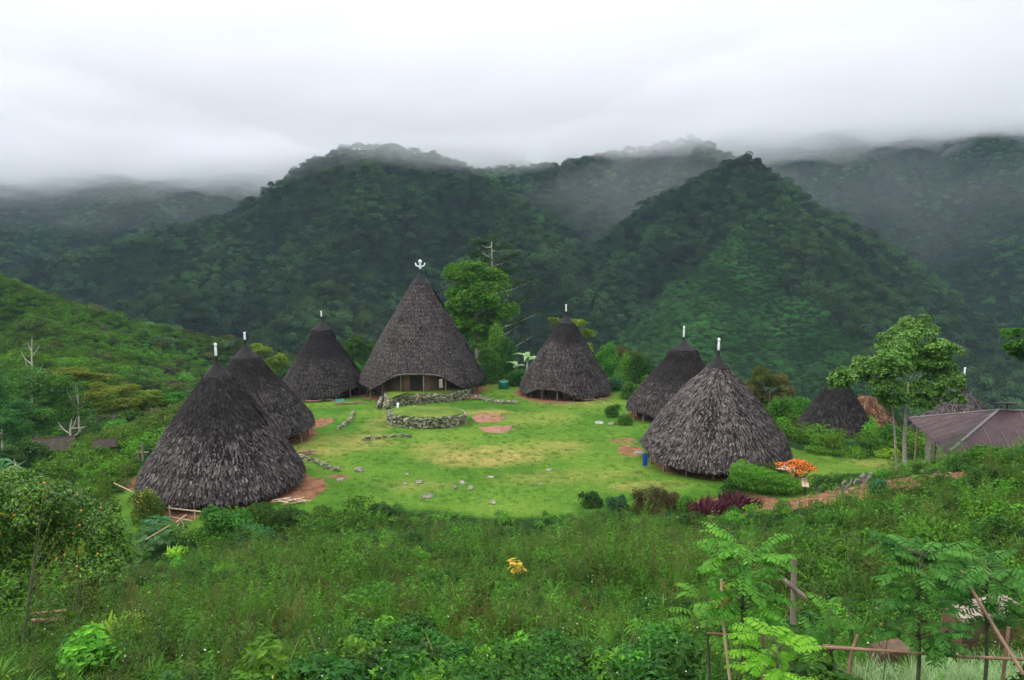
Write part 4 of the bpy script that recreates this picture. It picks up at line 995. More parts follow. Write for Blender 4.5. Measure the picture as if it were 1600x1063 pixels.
def broad_mesh(name, n, h, size, mat, seed=0, spread=.4):
    """big heart shaped leaves held on stalks"""
    g = np.random.default_rng(seed); V = []; Q = []; T = []
    for i in range(n):
        a = g.uniform(0, 2*PI); r = spread*g.random()**.6; hh = h*g.uniform(.5, 1.05); s = size*g.uniform(.6, 1.15)
        d = np.array((math.cos(a), math.sin(a), 0)); b = np.array((-d[1], d[0], 0)); c = d*r+np.array((0, 0, hh)); tl = g.uniform(-.7, .15)
        ax = d*math.cos(tl)+np.array((0, 0, math.sin(tl))); n0 = len(V)
        pr = [(-.32, .20, .04), (-.12, .44, .07), (.15, .40, .07), (.42, .2, .03), (.62, .0, -.03)]
        pts = [c+ax*s*0]+[c+ax*s*x+b*s*y+np.array((0, 0, s*z)) for x, y, z in pr]+[c+ax*s*x-b*s*y+np.array((0, 0, s*z)) for x, y, z in pr[:-1]]
        V += pts; tt = float(np.clip(g.normal(.5, .25), 0, 1)); T += [tt]*len(pts)
        Q += [(n0, n0+1, n0+2, n0+3), (n0, n0+3, n0+4, n0+5), (n0, n0+8, n0+7, n0+6), (n0, n0+5, n0+9, n0+8)]
        # stalk as a thin blade
        n1 = len(V); o = np.array((d[0]*r*.2, d[1]*r*.2, 0)); V += [o-b*.008, o+b*.008, c+b*.008, c-b*.008]; T += [tt]*4; Q.append((n1, n1+1, n1+2, n1+3))
    return quads_mesh(name, np.array(V), np.array(Q), M[mat], tint=np.array(T), smooth=False)
def put(mesh, name, label, cat, p, s=1., rz=None, group=None):
    o = link(name, mesh, None, p); o.scale = (s, s, s); o.rotation_euler[2] = random.uniform(0, 6.28) if rz is None else rz; return tag(o, label, cat, group)

# --- big trees behind the green
tree('big bright green tree with layered sprays right behind the tallest house', 752, 116, [(738, 432, 40, 24), (712, 425, 20, 14), (768, 455, 38, 30), (740, 470, 42, 28), (715, 470, 20, 26), (785, 490, 24, 28), (750, 508, 44, 24), (725, 510, 22, 20), (760, 540, 28, 18)], 15000, .42, 'leafbright2', tr=.55, depth=.5, up=.9, sub=3, inner=.5)
def layered_tree(label, px, Z, top, limbs, n, leaf, mat, tr=.3):
    g = np.random.default_rng(3); p = at(px, Z); root = empty('tree', p, label, 'tree'); k = Z/FPX
    m = MB(); t_ = P3(top[0], top[1], Z)-p; m.tube([(0, 0, -.5), t_*.4+np.array((.3, 0, 0)), t_*.75, t_], [tr*1.3, tr, tr*.6, tr*.2], 8); bl = []
    for (f, ex, ey, sx) in limbs:
        e = P3(ex, ey, Z+g.uniform(-4, 4))-p; s = t_*f; mid = (s+e)/2+np.array((0, 0, -.3)); m.tube([s, mid, e], [tr*.35, tr*.22, tr*.07], 6, t=.8)
        for q in np.linspace(.45, 1.1, 5): c = s+(e-s)*q; bl.append((c[0]+g.normal(0, .3), c[1]+g.normal(0, .5), c[2]+.25, sx*k*g.uniform(.5, 1), sx*k*g.uniform(.5, 1), .35+.2*g.random()))
    m.build('trunk', M['barkpale'], root, True); link('crown', crown_mesh('crown', bl, n, leaf, M[mat], inner=.2, up=1.), root)
layered_tree('tall open dark tree with bare pale side limbs behind the big bright tree', 775, 128, (768, 378), [(.97, 750, 382, 14), (.95, 790, 390, 15), (.9, 738, 378, 14), (.86, 800, 402, 16), (.84, 742, 400, 14), (.78, 806, 425, 16), (.7, 830, 440, 13), (.6, 826, 468, 14), (.5, 836, 492, 8), (.55, 800, 450, 16), (.45, 812, 508, 12), (.35, 834, 524, 12), (.92, 770, 375, 12), (.75, 785, 412, 14)], 5200, .42, 'leafdark', .25)
tree('yellow green crowned tree showing on both sides of the raised eave house tip', 893, 122, [(868, 502, 14, 6), (905, 505, 16, 7), (920, 522, 12, 8), (915, 545, 14, 14)], 2200, .36, 'leafyellow', tr=.2, sub=2)
tree('slim tree with round light clumps left of the tallest house', 556, 108, [(552, 537, 16, 12), (572, 548, 14, 14), (542, 552, 12, 8), (562, 565, 18, 16), (555, 590, 20, 16)], 3800, .26, 'leaf', tr=.13, bark='barkpale')
tree('dark broad tree behind the pale broad house', 1200, 84, [(1190, 592, 22, 20), (1215, 600, 24, 16), (1178, 612, 14, 18), (1205, 622, 28, 16), (1232, 612, 14, 10)], 4200, .24, 'leafolive', tr=.16)
tree('tree of rusty green leaves behind the raised eave house', 962, 118, [(945, 555, 18, 12), (968, 552, 22, 12), (990, 560, 20, 14), (1005, 575, 14, 12), (960, 578, 24, 16)], 4500, .30, 'leafolive', tr=.2)
# --- garden tree with two stems, glossy crown
tree('garden tree with glossy rounded crown and two pale stems beside the tin roof', 1412, 50.5, [(1432, 525, 38, 30), (1468, 548, 28, 22), (1400, 548, 36, 24), (1440, 570, 52, 30), (1480, 590, 32, 20), (1375, 575, 38, 28), (1345, 582, 26, 20), (1318, 592, 22, 20), (1305, 597, 16, 15), (1380, 605, 30, 22), (1460, 612, 26, 14), (1500, 598, 14, 14), (1430, 610, 26, 20), (1400, 626, 22, 14), (1445, 630, 22, 12), (1490, 622, 20, 12)], 23000, .18, 'leafglossy', tr=.14, bark='barkmid', stems=[(0, .1, 1.), (-.45, -1.1, .6)], depth=.8, up=.8, inner=.62, sub=3)
tree('tree leaning in from beyond the tin roof at the right end', 1650, 44, [(1620, 500, 26, 14), (1580, 522, 22, 9), (1610, 540, 30, 20), (1640, 560, 34, 30), (1595, 556, 16, 12), (1660, 520, 34, 36)], 6500, .17, 'leaf', tr=.2, depth=.8, up=.8)
# --- flowering tree
def flower_tree():
    p = at(1243, 52.2); k = 52/FPX; root = empty('flowering_tree', p, 'small tree with orange blossom clusters beside the wooden table', 'tree')
    bl = [(dx*k, g_*.3, (735-y)*k, r*k, r*k, r*k*.55) for dx, y, r, g_ in ((-18, 702, 12, 1), (-4, 694, 13, -1), (10, 700, 14, 1), (22, 704, 10, 0), (0, 706, 14, -1))]
    link('foliage', crown_mesh('foliage', bl, 900, .12, M['leaf'], inner=.3), root)
    V, Q, t = blob_leaves(bl, 750, .15, inner=.95, up=1.2); link('blossom', quads_mesh('blossom', V, Q, M['orange'], tint=t), root)
    m = MB(); m.tube([(0, 0, -.3), (.05, 0, .4), (-.05, 0, .8)], [.13, .11, .09], 7)
    for b in bl: m.tube([(-.05, 0, .75), (b[0]*.6, b[1], b[2]-.5), (b[0], b[1], b[2])], [.08, .06, .03], 6)
    m.build('trunk', M['bark'], root)
flower_tree()
# --- hedges
def hedge(label, pts, w, h, n, leaf, mat, name='hedge', hend=None):
    P = np.array([(*q, 0) if len(q) == 2 else q for q in pts], float); P = np.array([(x, y, h1(x, y)) for x, y, _ in P]); c0 = P.mean(0); bl = []
    for a, b in zip(P[:-1], P[1:]):
        L = np.linalg.norm(b-a); m_ = max(2, int(L/(w*.35)))
        for i in range(m_):
            q = a+(b-a)*(i+.5)/m_-c0; s = random.uniform(.95, 1.05); hq = h if hend is None else np.interp(q[0]+c0[0], [P[0][0], P[-1][0]], [h, hend]); bl += [(q[0], q[1], q[2]+hq*.35, w*.56, w*.56, hq*.40), (q[0], q[1], q[2]+hq*.68, w*.54, w*.54, hq*.34*s)]
    V, Q, t = blob_leaves(bl, n, leaf, inner=.72, up=.5)
    return tag(link(name, quads_mesh(name, V, Q, M[mat], tint=t), None, c0), label, 'hedge')
hedge('clipped bright green hedge, thick and boxy, in front of the pale broad house', [tuple(at(x, y)[:2]) for x, y in ((1152, 52.2), (1178, 51.7), (1208, 51.3), (1234, 51.2))], 1.5, 2.05, 13000, .12, 'leafbright', hend=1.1)
hedge('thin clipped hedge running behind the wooden table', [tuple(at(1160, 53.5)[:2]), tuple(at(1215, 54.5)[:2])], .7, 1.2, 1800, .12, 'leafbright')
hedge('low dark hedge along the garden edge as far as the tin roofed house', [tuple(at(x, z)[:2]) for x, z in ((1268, 51.5), (1320, 51.5), (1370, 51.5), (1420, 51), (1480, 50.5), (1560, 50.), (1640, 49))], 1.0, 1.1, 11000, .13, 'leafdark2')
# --- shrubs on the ground, seen singly
shr = [
 ('round clipped bush on the grass by the dark partly hidden house', 956, 652, 24, 21, 1500, .13, 'leafdark2'),
 ('loose low bush right of the round clipped one', 975, 664, 34, 18, 900, .14, 'leaf'),
 ('leafy bush at the lawn edge left of the yellow green tuft', 590, 812, 62, 26, 2200, .14, 'leafdark2'),
 ('light green bush at the lawn edge under the flat boulder', 545, 818, 40, 22, 1400, .13, 'leaf'),
 ('dark bush on the slope below the lawn edge', 640, 868, 56, 42, 2600, .12, 'leafdark2'),
 ('round dark bush where the lawn meets the weeds', 925, 792, 40, 24, 1500, .13, 'leafdark2'),
 ('bluish bush between the dark round one and the brown one', 965, 796, 40, 22, 1300, .13, 'leafblue'),
 ('tall brown tinged bush at the lawn edge', 1012, 800, 56, 42, 2000, .13, 'leafrust'),
 ('brown green bush next to the bright one', 1050, 793, 40, 26, 1500, .12, 'leafrust'),
 ('fresh green bush left of the maroon shrubs', 1072, 800, 32, 30, 1500, .12, 'leafbright'),
 ('pale tipped bush at the foot of the clipped hedge', 1140, 768, 34, 20, 1200, .12, 'leafdark2'),
 ('small whitish green bush under the hedge corner', 1170, 762, 34, 14, 800, .12, 'leafblue'),
 ('lime green seedling on the red soil', 1222, 770, 22, 16, 300, .16, 'leaflime'),
 ('grey green sapling bush on the red soil', 1372, 778, 34, 32, 900, .13, 'leafblue'),
 ('dark bush growing under the tin roof eave', 1500, 735, 60, 22, 2000, .14, 'leafdark2'),
 ('broad bush on the crest hiding the foot of the tin roofed house', 1560, 727, 90, 26, 3200, .13, 'leaf'),
 ('bush at the right end of the crest', 1605, 722, 60, 24, 2200, .13, 'leafdark2'),
 ('green bush left of the firewood by the front left house', 410, 812, 60, 30, 2200, .13, 'leafdark2'),
 ('large leafy bush in front of the front left house', 352, 838, 84, 46, 3200, .17, 'leaf'),
 ('leafy bush by the bare soil right of the front left house', 455, 822, 64, 34, 2200, .14, 'leafdark2'),
 ('low bush beside the large leafy one', 395, 850, 70, 34, 1800, .13, 'leafblue'),
 ('low round bush below the lawn edge at the left', 500, 838, 66, 32, 1800, .13, 'leaf'),
]
for i, (lb, px, py, w, h, n, lf, mt) in enumerate(shr): bush(lb, px, py, w, h, n, lf, mt, group='shrubs round the green' if i < 99 else None)
for px, py, w, h, lb in ((1112, 806, 52, 40, 'maroon leaved shrub at the left of a pair'), (1158, 796, 54, 38, 'maroon leaved shrub at the right of a pair, below the hedge')):
    p, _ = G(px, py); k = proj(*p)[2]/FPX; put(blade_mesh('cordyline', 260, .75, .10, 'leafred', el=(.5, 1.45), dr=(.2, .9), spread=w*k*.42, seed=px), 'maroon_shrub', lb, 'shrub', p, 1.35, group='maroon shrubs')
M['leafglossy2'] = leaf_mat('leaf_glossy_dark', (.010, .045, .005), (.15, .33, .025), rough=.35, spec=.35, transl=.22)
def fruit_bush():
    Z = 26; p = at(75, Z); k = Z/FPX; g = np.random.default_rng(5); root = empty('fruiting_shrub', p, 'great dark glossy shrub with orange fruits at the left', 'shrub'); bl = []
    for bx, by, rx, ry in ((20, 770, 45, 42), (70, 790, 50, 40), (115, 800, 42, 38), (150, 835, 42, 40), (172, 870, 34, 44), (20, 840, 60, 50), (90, 860, 60, 50), (140, 900, 50, 40), (30, 910, 60, 40), (90, 925, 60, 30), (-40, 800, 60, 60), (-60, 880, 70, 60), (172, 800, 16, 18)):
        c = P3(bx, by, Z+g.uniform(-1., 1.))-p; bl.append((c[0], c[1], c[2], rx*k, rx*k, ry*k))
        for _ in range(7):
            d = g.normal(size=3); d /= np.linalg.norm(d); s = g.uniform(.22, .4); bl.append((c[0]+d[0]*rx*k*.85, c[1]+d[1]*rx*k*.85, c[2]+d[2]*ry*k*.85, rx*k*s, rx*k*s, ry*k*s))
    link('foliage', crown_mesh('foliage', bl, 46000, .14, M['leafglossy2'], inner=.6, up=.6), root)
    fr = None
    V, Q, t = blob_leaves(bl[:60], 60, .085, inner=1.05, up=.6); cs = V.reshape(-1, 4, 3).mean(1); cs = cs[(cs[:, 1] < np.median(cs[:, 1])+.3)][:30]
    for q in cs:
        if fr is None:
            m = MB(); m.rev([(.015, -.045), (.035, -.025), (.042, 0), (.035, .025), (.015, .045)], 8); fr = m.build('fruit', M['yellowfruit'], root, True); fr.location = q
        else: f2 = fr.copy(); C.objects.link(f2); f2.parent = root; f2.location = q
    m = MB()
    for x in (-.8, 0, .7): m.tube([(x*.3, 0, -.3), (x, .1, 1.2), (x*1.6, 0, 2.4)], [.09, .07, .04], 7)
    m.build('stem', M['bark'], root)
fruit_bush()
M['leafolive2'] = leaf_mat('leaf_yellow_olive', (.035, .085, .012), (.13, .20, .02))
bush('bush with small yellow flowers at the left foot of the front house', 232, 815, 60, 58, 2800, .12, 'leafolive2', name='flowering_bush', cat='bush', flowers=('leafgold', 130, .10, 'flowers', .4))
# big hearted leaves round the fruiting shrub
k_ = 0
for px, py, s, lb in ((222, 850, 1.2, 'tall patch of big heart shaped leaves right of the fruiting shrub'), (250, 860, 1.0, 'heart leaved plant beside the lime ginger clump'), (215, 878, .9, 'low heart leaved plant below the tall patch'), (245, 832, .9, 'heart leaved plant under the yellow flowered bush'), (275, 842, .8, 'heart leaved plant on the edge of the bare soil'), (165, 925, .9, 'dark heart leaved plant at the foot of the fruiting shrub'), (195, 905, .8, 'heart leaved plant in the gap right of the fruiting shrub')):
    p, _ = G(px, py); put(broad_mesh('taro', 34, 1.0, .50, 'leafblue' if k_ % 2 else 'leafdark2', seed=k_, spread=.95), 'big_leaved_plant', lb, 'plant', p, s, group='heart leaved plants'); k_ += 1
for px, py, s, mt, lb in ((276, 868, .85, 'leaflime', 'lime green ginger clump below the bamboo trestle'), (621, 815, .5, 'leaflime', 'yellow green tuft alone at the lawn edge'), (600, 862, .55, 'leaflime', 'yellow green plant in front of the dark slope bush'), (1300, 832, 1.1, 'leafbright', 'fresh green fern clump, left of two on the right slope'), (1332, 826, 1.25, 'leafbright', 'fresh green broad bladed clump, right of two on the right slope'), (240, 940, .9, 'leafbright', 'bright fern clump on the left slope'), (188, 1000, .8, 'leaflime', 'lime green blade plant at the lower left'), (255, 930, .6, 'leafbright', 'second bright fern, smaller, on the left slope'), (1470, 842, .9, 'leafbright', 'bright blade plant above the pinnate saplings'), (1222, 800, .5, 'leaflime', 'small lime tuft below the red soil')):
    p, _ = G(px, py); put(blade_mesh('ginger', 80, .62, .12, mt, el=(.7, 1.5), dr=(.5, 1.6), spread=.6, seed=px), 'bladed_plant', lb, 'plant', p, s, group='bright bladed plants')
p, _ = G(808, 908); root = empty('yellow_leaved_plant', p, 'plant with large golden yellow leaves alone in the weeds', 'plant')
link('leaves', broad_mesh('leaves', 22, .75, .30, 'leafgold', seed=5, spread=.26), root); m = MB()
for a in range(4): m.tube([(0, 0, -.1), (.1*math.cos(a*1.6), .1*math.sin(a*1.6), .5)], [.012, .008], 5)
m.build('stem', M['bark'], root)
# banana plants
def banana(px, Z, h, n, label, mat='leafpale', L=2.4):
    p = at(px, Z); root = empty('banana_plant', p, label, 'banana plant', 'banana plants'); g = np.random.default_rng(int(px)); lv = []
    for i in range(n):
        a = i*2.4+g.normal(0, .2); lv.append(((0, 0, h*.8+g.uniform(-.2, .2)), a, L*g.uniform(.8, 1.1), .62, g.uniform(.8, 1.35), g.uniform(1.2, 2.2), g.uniform(.3, .9)))
    V, Q, T = strips(lv, segs=8); link('leaves', quads_mesh('leaves', V, Q, M[mat], tint=T), root)
    m = MB(); m.tube([(0, 0, -.4), (0, 0, h*.5), (0, 0, h*.85)], [.16, .13, .08], 9); m.build('stem', M['barkpale'], root, True)
banana(824, 103, 3.4, 9, 'pale leaved banana plant behind the water tank'); banana(806, 104, 2.0, 7, 'shorter banana plant left of the pale tall one', L=1.9)
banana(2, 60, 3.6, 8, 'banana plant at the far left edge of the valley', 'leafblue', 2.6)
# hedge-like bushes and trees behind the houses
bb = [(712, 104, 40, 40, 'leaf', 'leafy bush at the right shoulder of the tallest house'), (765, 103, 50, 60, 'leaf', 'bush below the big bright tree'), (790, 106, 46, 70, 'leafdark2', 'dark bush between big bright tree and banana'), (745, 101, 34, 34, 'leafblue', 'low bush touching the right foot of the tallest house'),
      (805, 101, 34, 26, 'leafdark2', 'low dark bush right behind the water tank'), (838, 102, 30, 34, 'leaf', 'bush between banana plant and raised eave house'), (775, 110, 40, 90, 'leafbright', 'light bush high under the big bright tree'),
      (950, 108, 50, 56, 'leaf', 'bush at the right shoulder of the raised eave house'), (980, 104, 46, 46, 'leafbright', 'bright bush between the two dark tipped houses'), (960, 98, 34, 24, 'leafblue', 'low bluish bush at the right foot of the raised eave house'), (1005, 100, 44, 56, 'leafdark2', 'dark bush left of the partly hidden dark house'), (985, 92, 36, 28, 'leaf', 'leafy bush on the bank above the round clipped one'), (1015, 92, 30, 40, 'leaf', 'bush touching the left slope of the partly hidden dark house'),
      (1235, 76, 40, 34, 'leafbright', 'bright bush right of the pale broad house'), (1255, 82, 44, 40, 'leaf', 'bush above the dark low eave on the right'), (1215, 76, 36, 50, 'leaf', 'bush under the dark broad tree'),
      (555, 104, 40, 36, 'leaf', 'bush in the gap left of the tallest house'), (585, 106, 30, 30, 'leafdark2', 'dark bush tucked behind the tallest house at the left'), (430, 112, 46, 40, 'leafyellow', 'yellow green bush between the two left tips'), (455, 106, 40, 34, 'leafyellow', 'small yellow green bush left of the black topped house'),
      (1355, 70, 60, 34, 'leafbright', 'spreading fresh bush in front of the thatched shelter'), (1395, 64, 46, 40, 'leaf', 'bush behind the garden tree stems'), (1385, 80, 46, 60, 'leafdark2', 'dark bush right of the thatched shelter')]
for px, Z, w, h, mt, lb in bb: bush(lb, px, 0, w, h, int(900+w*h*.9), .24 if Z > 90 else .19, mt, name='bush', cat='bush', group='bushes behind the houses', Z=Z)
for px, py, w, h, mt, lb in ((1330, 712, 60, 12, 'leafbright', 'row of low leaves at the back of the garden lawn'), (1280, 708, 50, 12, 'leafbright', 'low leafy edge behind the orange flowering tree'), (1390, 714, 44, 14, 'leaflime', 'lime leaves beside the garden tree stems'), (1365, 706, 50, 26, 'leaf', 'low tree like bush behind the garden lawn'), (1330, 705, 24, 20, 'leafblue', 'pale papaya like sapling in front of the dark small house')):
    bush(lb, px, py, w, h, 900, .15, mt, name='garden_plant', cat='plant', group='plants at the back of the garden')
M['greenstem'] = plain_mat('green_brown_stem', (.045, .06, .025), (.10, .11, .05), 6, .8)
# tall thin wild plants standing above the weeds of the slope
def wiry(px, Z, topx, topy, label, n=9, r=.012, pods=160, mat='leafyellow', cr=.16):
    p = at(px, Z); t = P3(topx, topy, Z)-p; root = empty('wiry_plant', p, label, 'plant', 'thin wild plants on the slope'); m = MB(); g = np.random.default_rng(px)
    m.tube([(0, 0, -.1), t*.5+np.array((.03, 0, 0)), t], [r, r*.8, r*.3], 5); C_ = []
    for i in range(n):
        f = g.uniform(.3, .95); s0 = t*f; a = g.uniform(0, 2*PI); L = np.linalg.norm(t)*cr*(1.4-f); e = s0+np.array((math.cos(a)*L, math.sin(a)*L, L*1.3)); m.tube([s0, (s0+e)/2, e], [r*.45, r*.3, r*.15], 4)
        for q in g.random(pods//n): C_.append(s0+(e-s0)*(.25+.8*q)+g.normal(0, .015, 3))
    m.build('stem', M['greenstem'], root); C_ = np.array(C_); V, Q = leaf_quads(C_, g.normal(size=(len(C_), 3)), .05*Z/12, aspect=.4, axis=np.tile((0, 0, 1.), (len(C_), 1))+g.normal(0, .4, (len(C_), 3)))
    link('foliage', quads_mesh('foliage', V, Q, M[mat], tint=np.full(len(V), .5)), root)
wiry(28, 15, 70, 765, 'tall thin pale podded plant in front of the fruiting shrub', 16, .022, 260, cr=.22)
wiry(118, 14, 122, 850, 'shorter thin podded plant at the foot of the fruiting shrub', 10, .012, 140)
wiry(1325, 8.6, 1331, 850, 'tall wispy seeding plant between the fallen arm cross and the dark sapling', 14, .008, 220, 'leaf')
wiry(1375, 9.2, 1388, 905, 'shorter wispy plant beside the brick block', 8, .007, 110, 'leaf')
wiry(505, 12, 512, 905, 'thin reddish seeding plant standing in the middle of the near slope', 9, .008, 130, 'leafrust')
# --- trees of the left valley
def flat_tree(px, Z, blobs, mat, label, n=3500, leaf=.22, tr=.16): tree(label, px, Z, blobs, n, leaf, mat, tr=tr, bark='barkpale', group='trees in the left valley', up=1.1, sub=2, inner=.3, depth=.9)
flat_tree(55, 96, [(40, 590, 50, 22), (85, 605, 44, 22), (20, 620, 50, 30), (95, 640, 44, 30), (50, 660, 60, 30)], 'leaf', 'broad green tree nearest the left side of the valley', 11000, .24, .26)
flat_tree(130, 104, [(115, 582, 40, 12), (150, 592, 26, 12), (95, 590, 30, 12)], 'leafyellow', 'flat topped yellow green tree above the broad green one', 5000, .24)
flat_tree(178, 100, [(165, 612, 34, 14), (195, 612, 26, 14), (150, 625, 26, 14), (205, 630, 24, 12), (180, 640, 30, 12)], 'leafyellow', 'flat topped yellow green tree in the middle of the valley', 6000, .22)
flat_tree(235, 100, [(232, 618, 26, 12), (255, 628, 20, 10), (222, 635, 22, 10)], 'leafyellow', 'flat topped yellow green tree nearest the front house', 4000, .22)
flat_tree(285, 102, [(275, 625, 24, 12), (295, 632, 16, 10), (285, 645, 26, 14)], 'leaf', 'small green tree touching the slope of the front house', 3500, .22)
flat_tree(10, 84, [(0, 640, 40, 24), (-20, 610, 40, 24), (20, 670, 40, 24)], 'leafdark2', 'dark tree at the left end of the valley', 6000, .22)
flat_tree(130, 90, [(120, 690, 40, 20), (160, 680, 34, 20), (90, 700, 34, 18)], 'leafdark2', 'low dark tree above the valley sheds', 5000, .20)
flat_tree(205, 82, [(205, 690, 26, 22), (185, 702, 24, 18), (225, 705, 20, 18), (180, 668, 24, 14)], 'leaf', 'round green tree between the valley sheds and the drying rack', 5000, .19)
flat_tree(165, 76, [(150, 715, 34, 16), (190, 722, 30, 16), (120, 718, 26, 14)], 'leafblue', 'low bluish tree spreading over the valley sheds', 5000, .19)
flat_tree(215, 66, [(205, 738, 24, 16), (188, 728, 20, 12)], 'leaf', 'little tree beside the wooden cross post', 2500, .17, .1)
flat_tree(30, 70, [(20, 715, 40, 18), (55, 705, 30, 18), (-10, 730, 40, 20)], 'leafdark2', 'dark low tree behind the fruiting shrub', 5000, .19)
flat_tree(420, 128, [(408, 548, 18, 10), (436, 562, 16, 10), (425, 575, 20, 12)], 'leafyellow', 'yellow green tree peeping between the two left tips', 2600, .3)
def bare_tree(px, Z, top, label, tw):
    p = at(px, Z); m = MB(); e = P3(*top, Z)-p; m.tube([(0, 0, -.5), e*.5+np.array((.3, 0, 0)), e*.8, e], [.22, .15, .1, .04], 7)
    for f, dx, dz in tw: s = e*f; m.tube([s, s+np.array((dx*.6, .1, dz*.4)), s+np.array((dx, .2, dz))], [.09, .06, .02], 6)
    tag(m.build('bare_tree', M['barkpale'], None), label, 'tree').location = p
bare_tree(46, 120, (50, 528), 'dead bare white tree standing above the left valley', [(.55, 2., 2.), (.7, -1.6, 2.), (.8, 1.3, 1.6), (.6, -1., 2.6), (.85, -.6, 1.2)])
bare_tree(100, 88, (112, 655), 'bare pale forked trunk among the valley trees', [(.6, 1.6, 1.2), (.7, -1.3, 1.3), (.8, 1.8, .2), (.75, .8, 1.6)])

# --- foreground saplings with pinnate leaves
def pinnate(leaves, lw=.028, ll=.085, npair=9):
    V = []; Q = []; T = []; g = np.random.default_rng(len(leaves)*3+1)
    for (b, az, L, el, dr, tt) in leaves:
        d = np.array((math.cos(az), math.sin(az), 0)); s = np.array((-math.sin(az), math.cos(az), 0)); p = np.array(b, float); e = el; N_ = npair
        ax0 = p.copy()
        for i in range(N_+1):
            f = i/N_; dd = d*math.cos(e)+np.array((0, 0, math.sin(e))); q = p+dd*L/N_
            n0 = len(V); V += [p-s*.003, p+s*.003, q+s*.003, q-s*.003]; T += [tt*.6]*4; Q.append((n0, n0+1, n0+2, n0+3))
            if i > 1 or True:
                for sg in (-1, 1) if i < N_ else (0,):
                    la = (s*sg*.92+dd*.35)*(1 if sg else 0)+(dd if sg == 0 else 0); la /= np.linalg.norm(la); la = la+g.normal(0, .10, 3)-np.array((0, 0, .30+.45*g.random())); la /= np.linalg.norm(la)
                    lb = dd-la*(dd@la); lb /= np.linalg.norm(lb)+1e-6; l = ll*(.75+.5*math.sin(PI*min(f+.1, 1)))*g.uniform(.85, 1.1); w = lw*g.uniform(.9, 1.2)*.5*(l/ll)
                    n0 = len(V); r0 = q; V += [r0, r0+la*l*.35-lb*w*1.0, r0+la*l*.75-lb*w*.9, r0+la*l, r0+la*l*.75+lb*w*.9, r0+la*l*.35+lb*w]; t2 = np.clip(tt+g.normal(0, .12), 0, 1); T += [t2]*6
                    Q += [(n0, n0+1, n0+2, n0+5), (n0+5, n0+2, n0+3, n0+4)]
            p = q; e -= dr/N_
    return np.array(V), np.array(Q), np.array(T)
M['sapling'] = leaf_mat('sapling_leaf', (.03, .125, .012), (.15, .34, .04), transl=.45)
M['saplinglime'] = leaf_mat('sapling_lime_leaf', (.09, .24, .015), (.22, .42, .035), transl=.45)
def sapling(px, Z, topy, crown, n, L, label, mat='sapling', lean=0., r=.02, seed=1, ll=.075, hts=(.45, 1.), twin=False):
    p = at(px, Z); k = Z/FPX; g = np.random.default_rng(seed); t = P3(px+lean, topy, Z)-p; root = empty('sapling', p, label, 'sapling', 'pinnate saplings in front')
    m = MB(); m.tube([(0, 0, -.2), t*.4+np.array((.02, 0, 0)), t*.75, t], [r*1.2, r, r*.7, r*.35], 7); br = []
    for i in range(n):
        f = g.uniform(*hts); az = i*2.4+g.normal(0, .3); s = t*f; bl_ = crown*k*.30*g.uniform(.3, 1.1)*(1.15-.5*f)
        e = s+np.array((math.cos(az)*bl_, math.sin(az)*bl_, .35*bl_)); m.tube([s, (s+e)/2+np.array((0, 0, .03)), e], [r*.4, r*.3, r*.2], 5)
        for _ in range(2): br.append((e, az+g.normal(0, .55), L*g.uniform(.7, 1.15), g.uniform(.2, .9), g.uniform(.7, 1.6), float(np.clip(g.normal(.5+.25*(f-.7), .2), 0, 1))))
    m.build('stem', M['greenstem'], root, True)
    V, Q, T = pinnate(br, ll=ll, lw=ll*.36); link('foliage', quads_mesh('foliage', V, Q, M[mat], tint=T), root)
    return root
sapling(1150, 8.2, 852, 160, 40, .32, 'tall bright pinnate sapling beside the yellow leaved stake', seed=3, hts=(.60, 1.), lean=14)
M['sapling2'] = leaf_mat('sapling_dark_leaf', (.02, .085, .012), (.085, .235, .035), transl=.4)
sapling(1430, 8.0, 868, 160, 46, .32, 'darker pinnate sapling left of the leaning pole', 'sapling2', seed=5, hts=(.52, 1.), lean=8)
sapling(1535, 8.4, 885, 150, 38, .36, 'pinnate sapling arching over the stone slab', 'sapling2', seed=8, hts=(.6, 1.), lean=10)
sapling(1215, 7.2, 1005, 130, 30, .28, 'low lime green pinnate sapling at the bottom of the picture by the fence rail', 'saplinglime', seed=9, hts=(.35, 1.))
sapling(1300, 8.6, 955, 90, 14, .34, 'small pinnate sapling between the cross and the fence rail', 'sapling', seed=12, hts=(.5, 1.))
sapling(1105, 8.8, 935, 60, 8, .34, 'thin spreading sapling left of the tall bright one', 'sapling', seed=15, hts=(.6, 1.))
# stake with yellow leaves
poles('bamboo_stake', 'thin pale bamboo stake leaning beside the tall bright sapling', 'stake', [('stake', [(1127, 905, 8.0), (1132, 990, 8.0), (1142, 1075, 8.0)], .016)])
p = P3(1128, 940, 8.05); V, Q, t = blob_leaves([(0, 0, 0, .07, .07, .22)], 46, .07, inner=.2); tag(link('yellow_leaves', quads_mesh('yellow_leaves', V, Q, M['leafgold'], tint=t), None, p), 'cluster of yellow leaves climbing the thin pale stake', 'leaves')
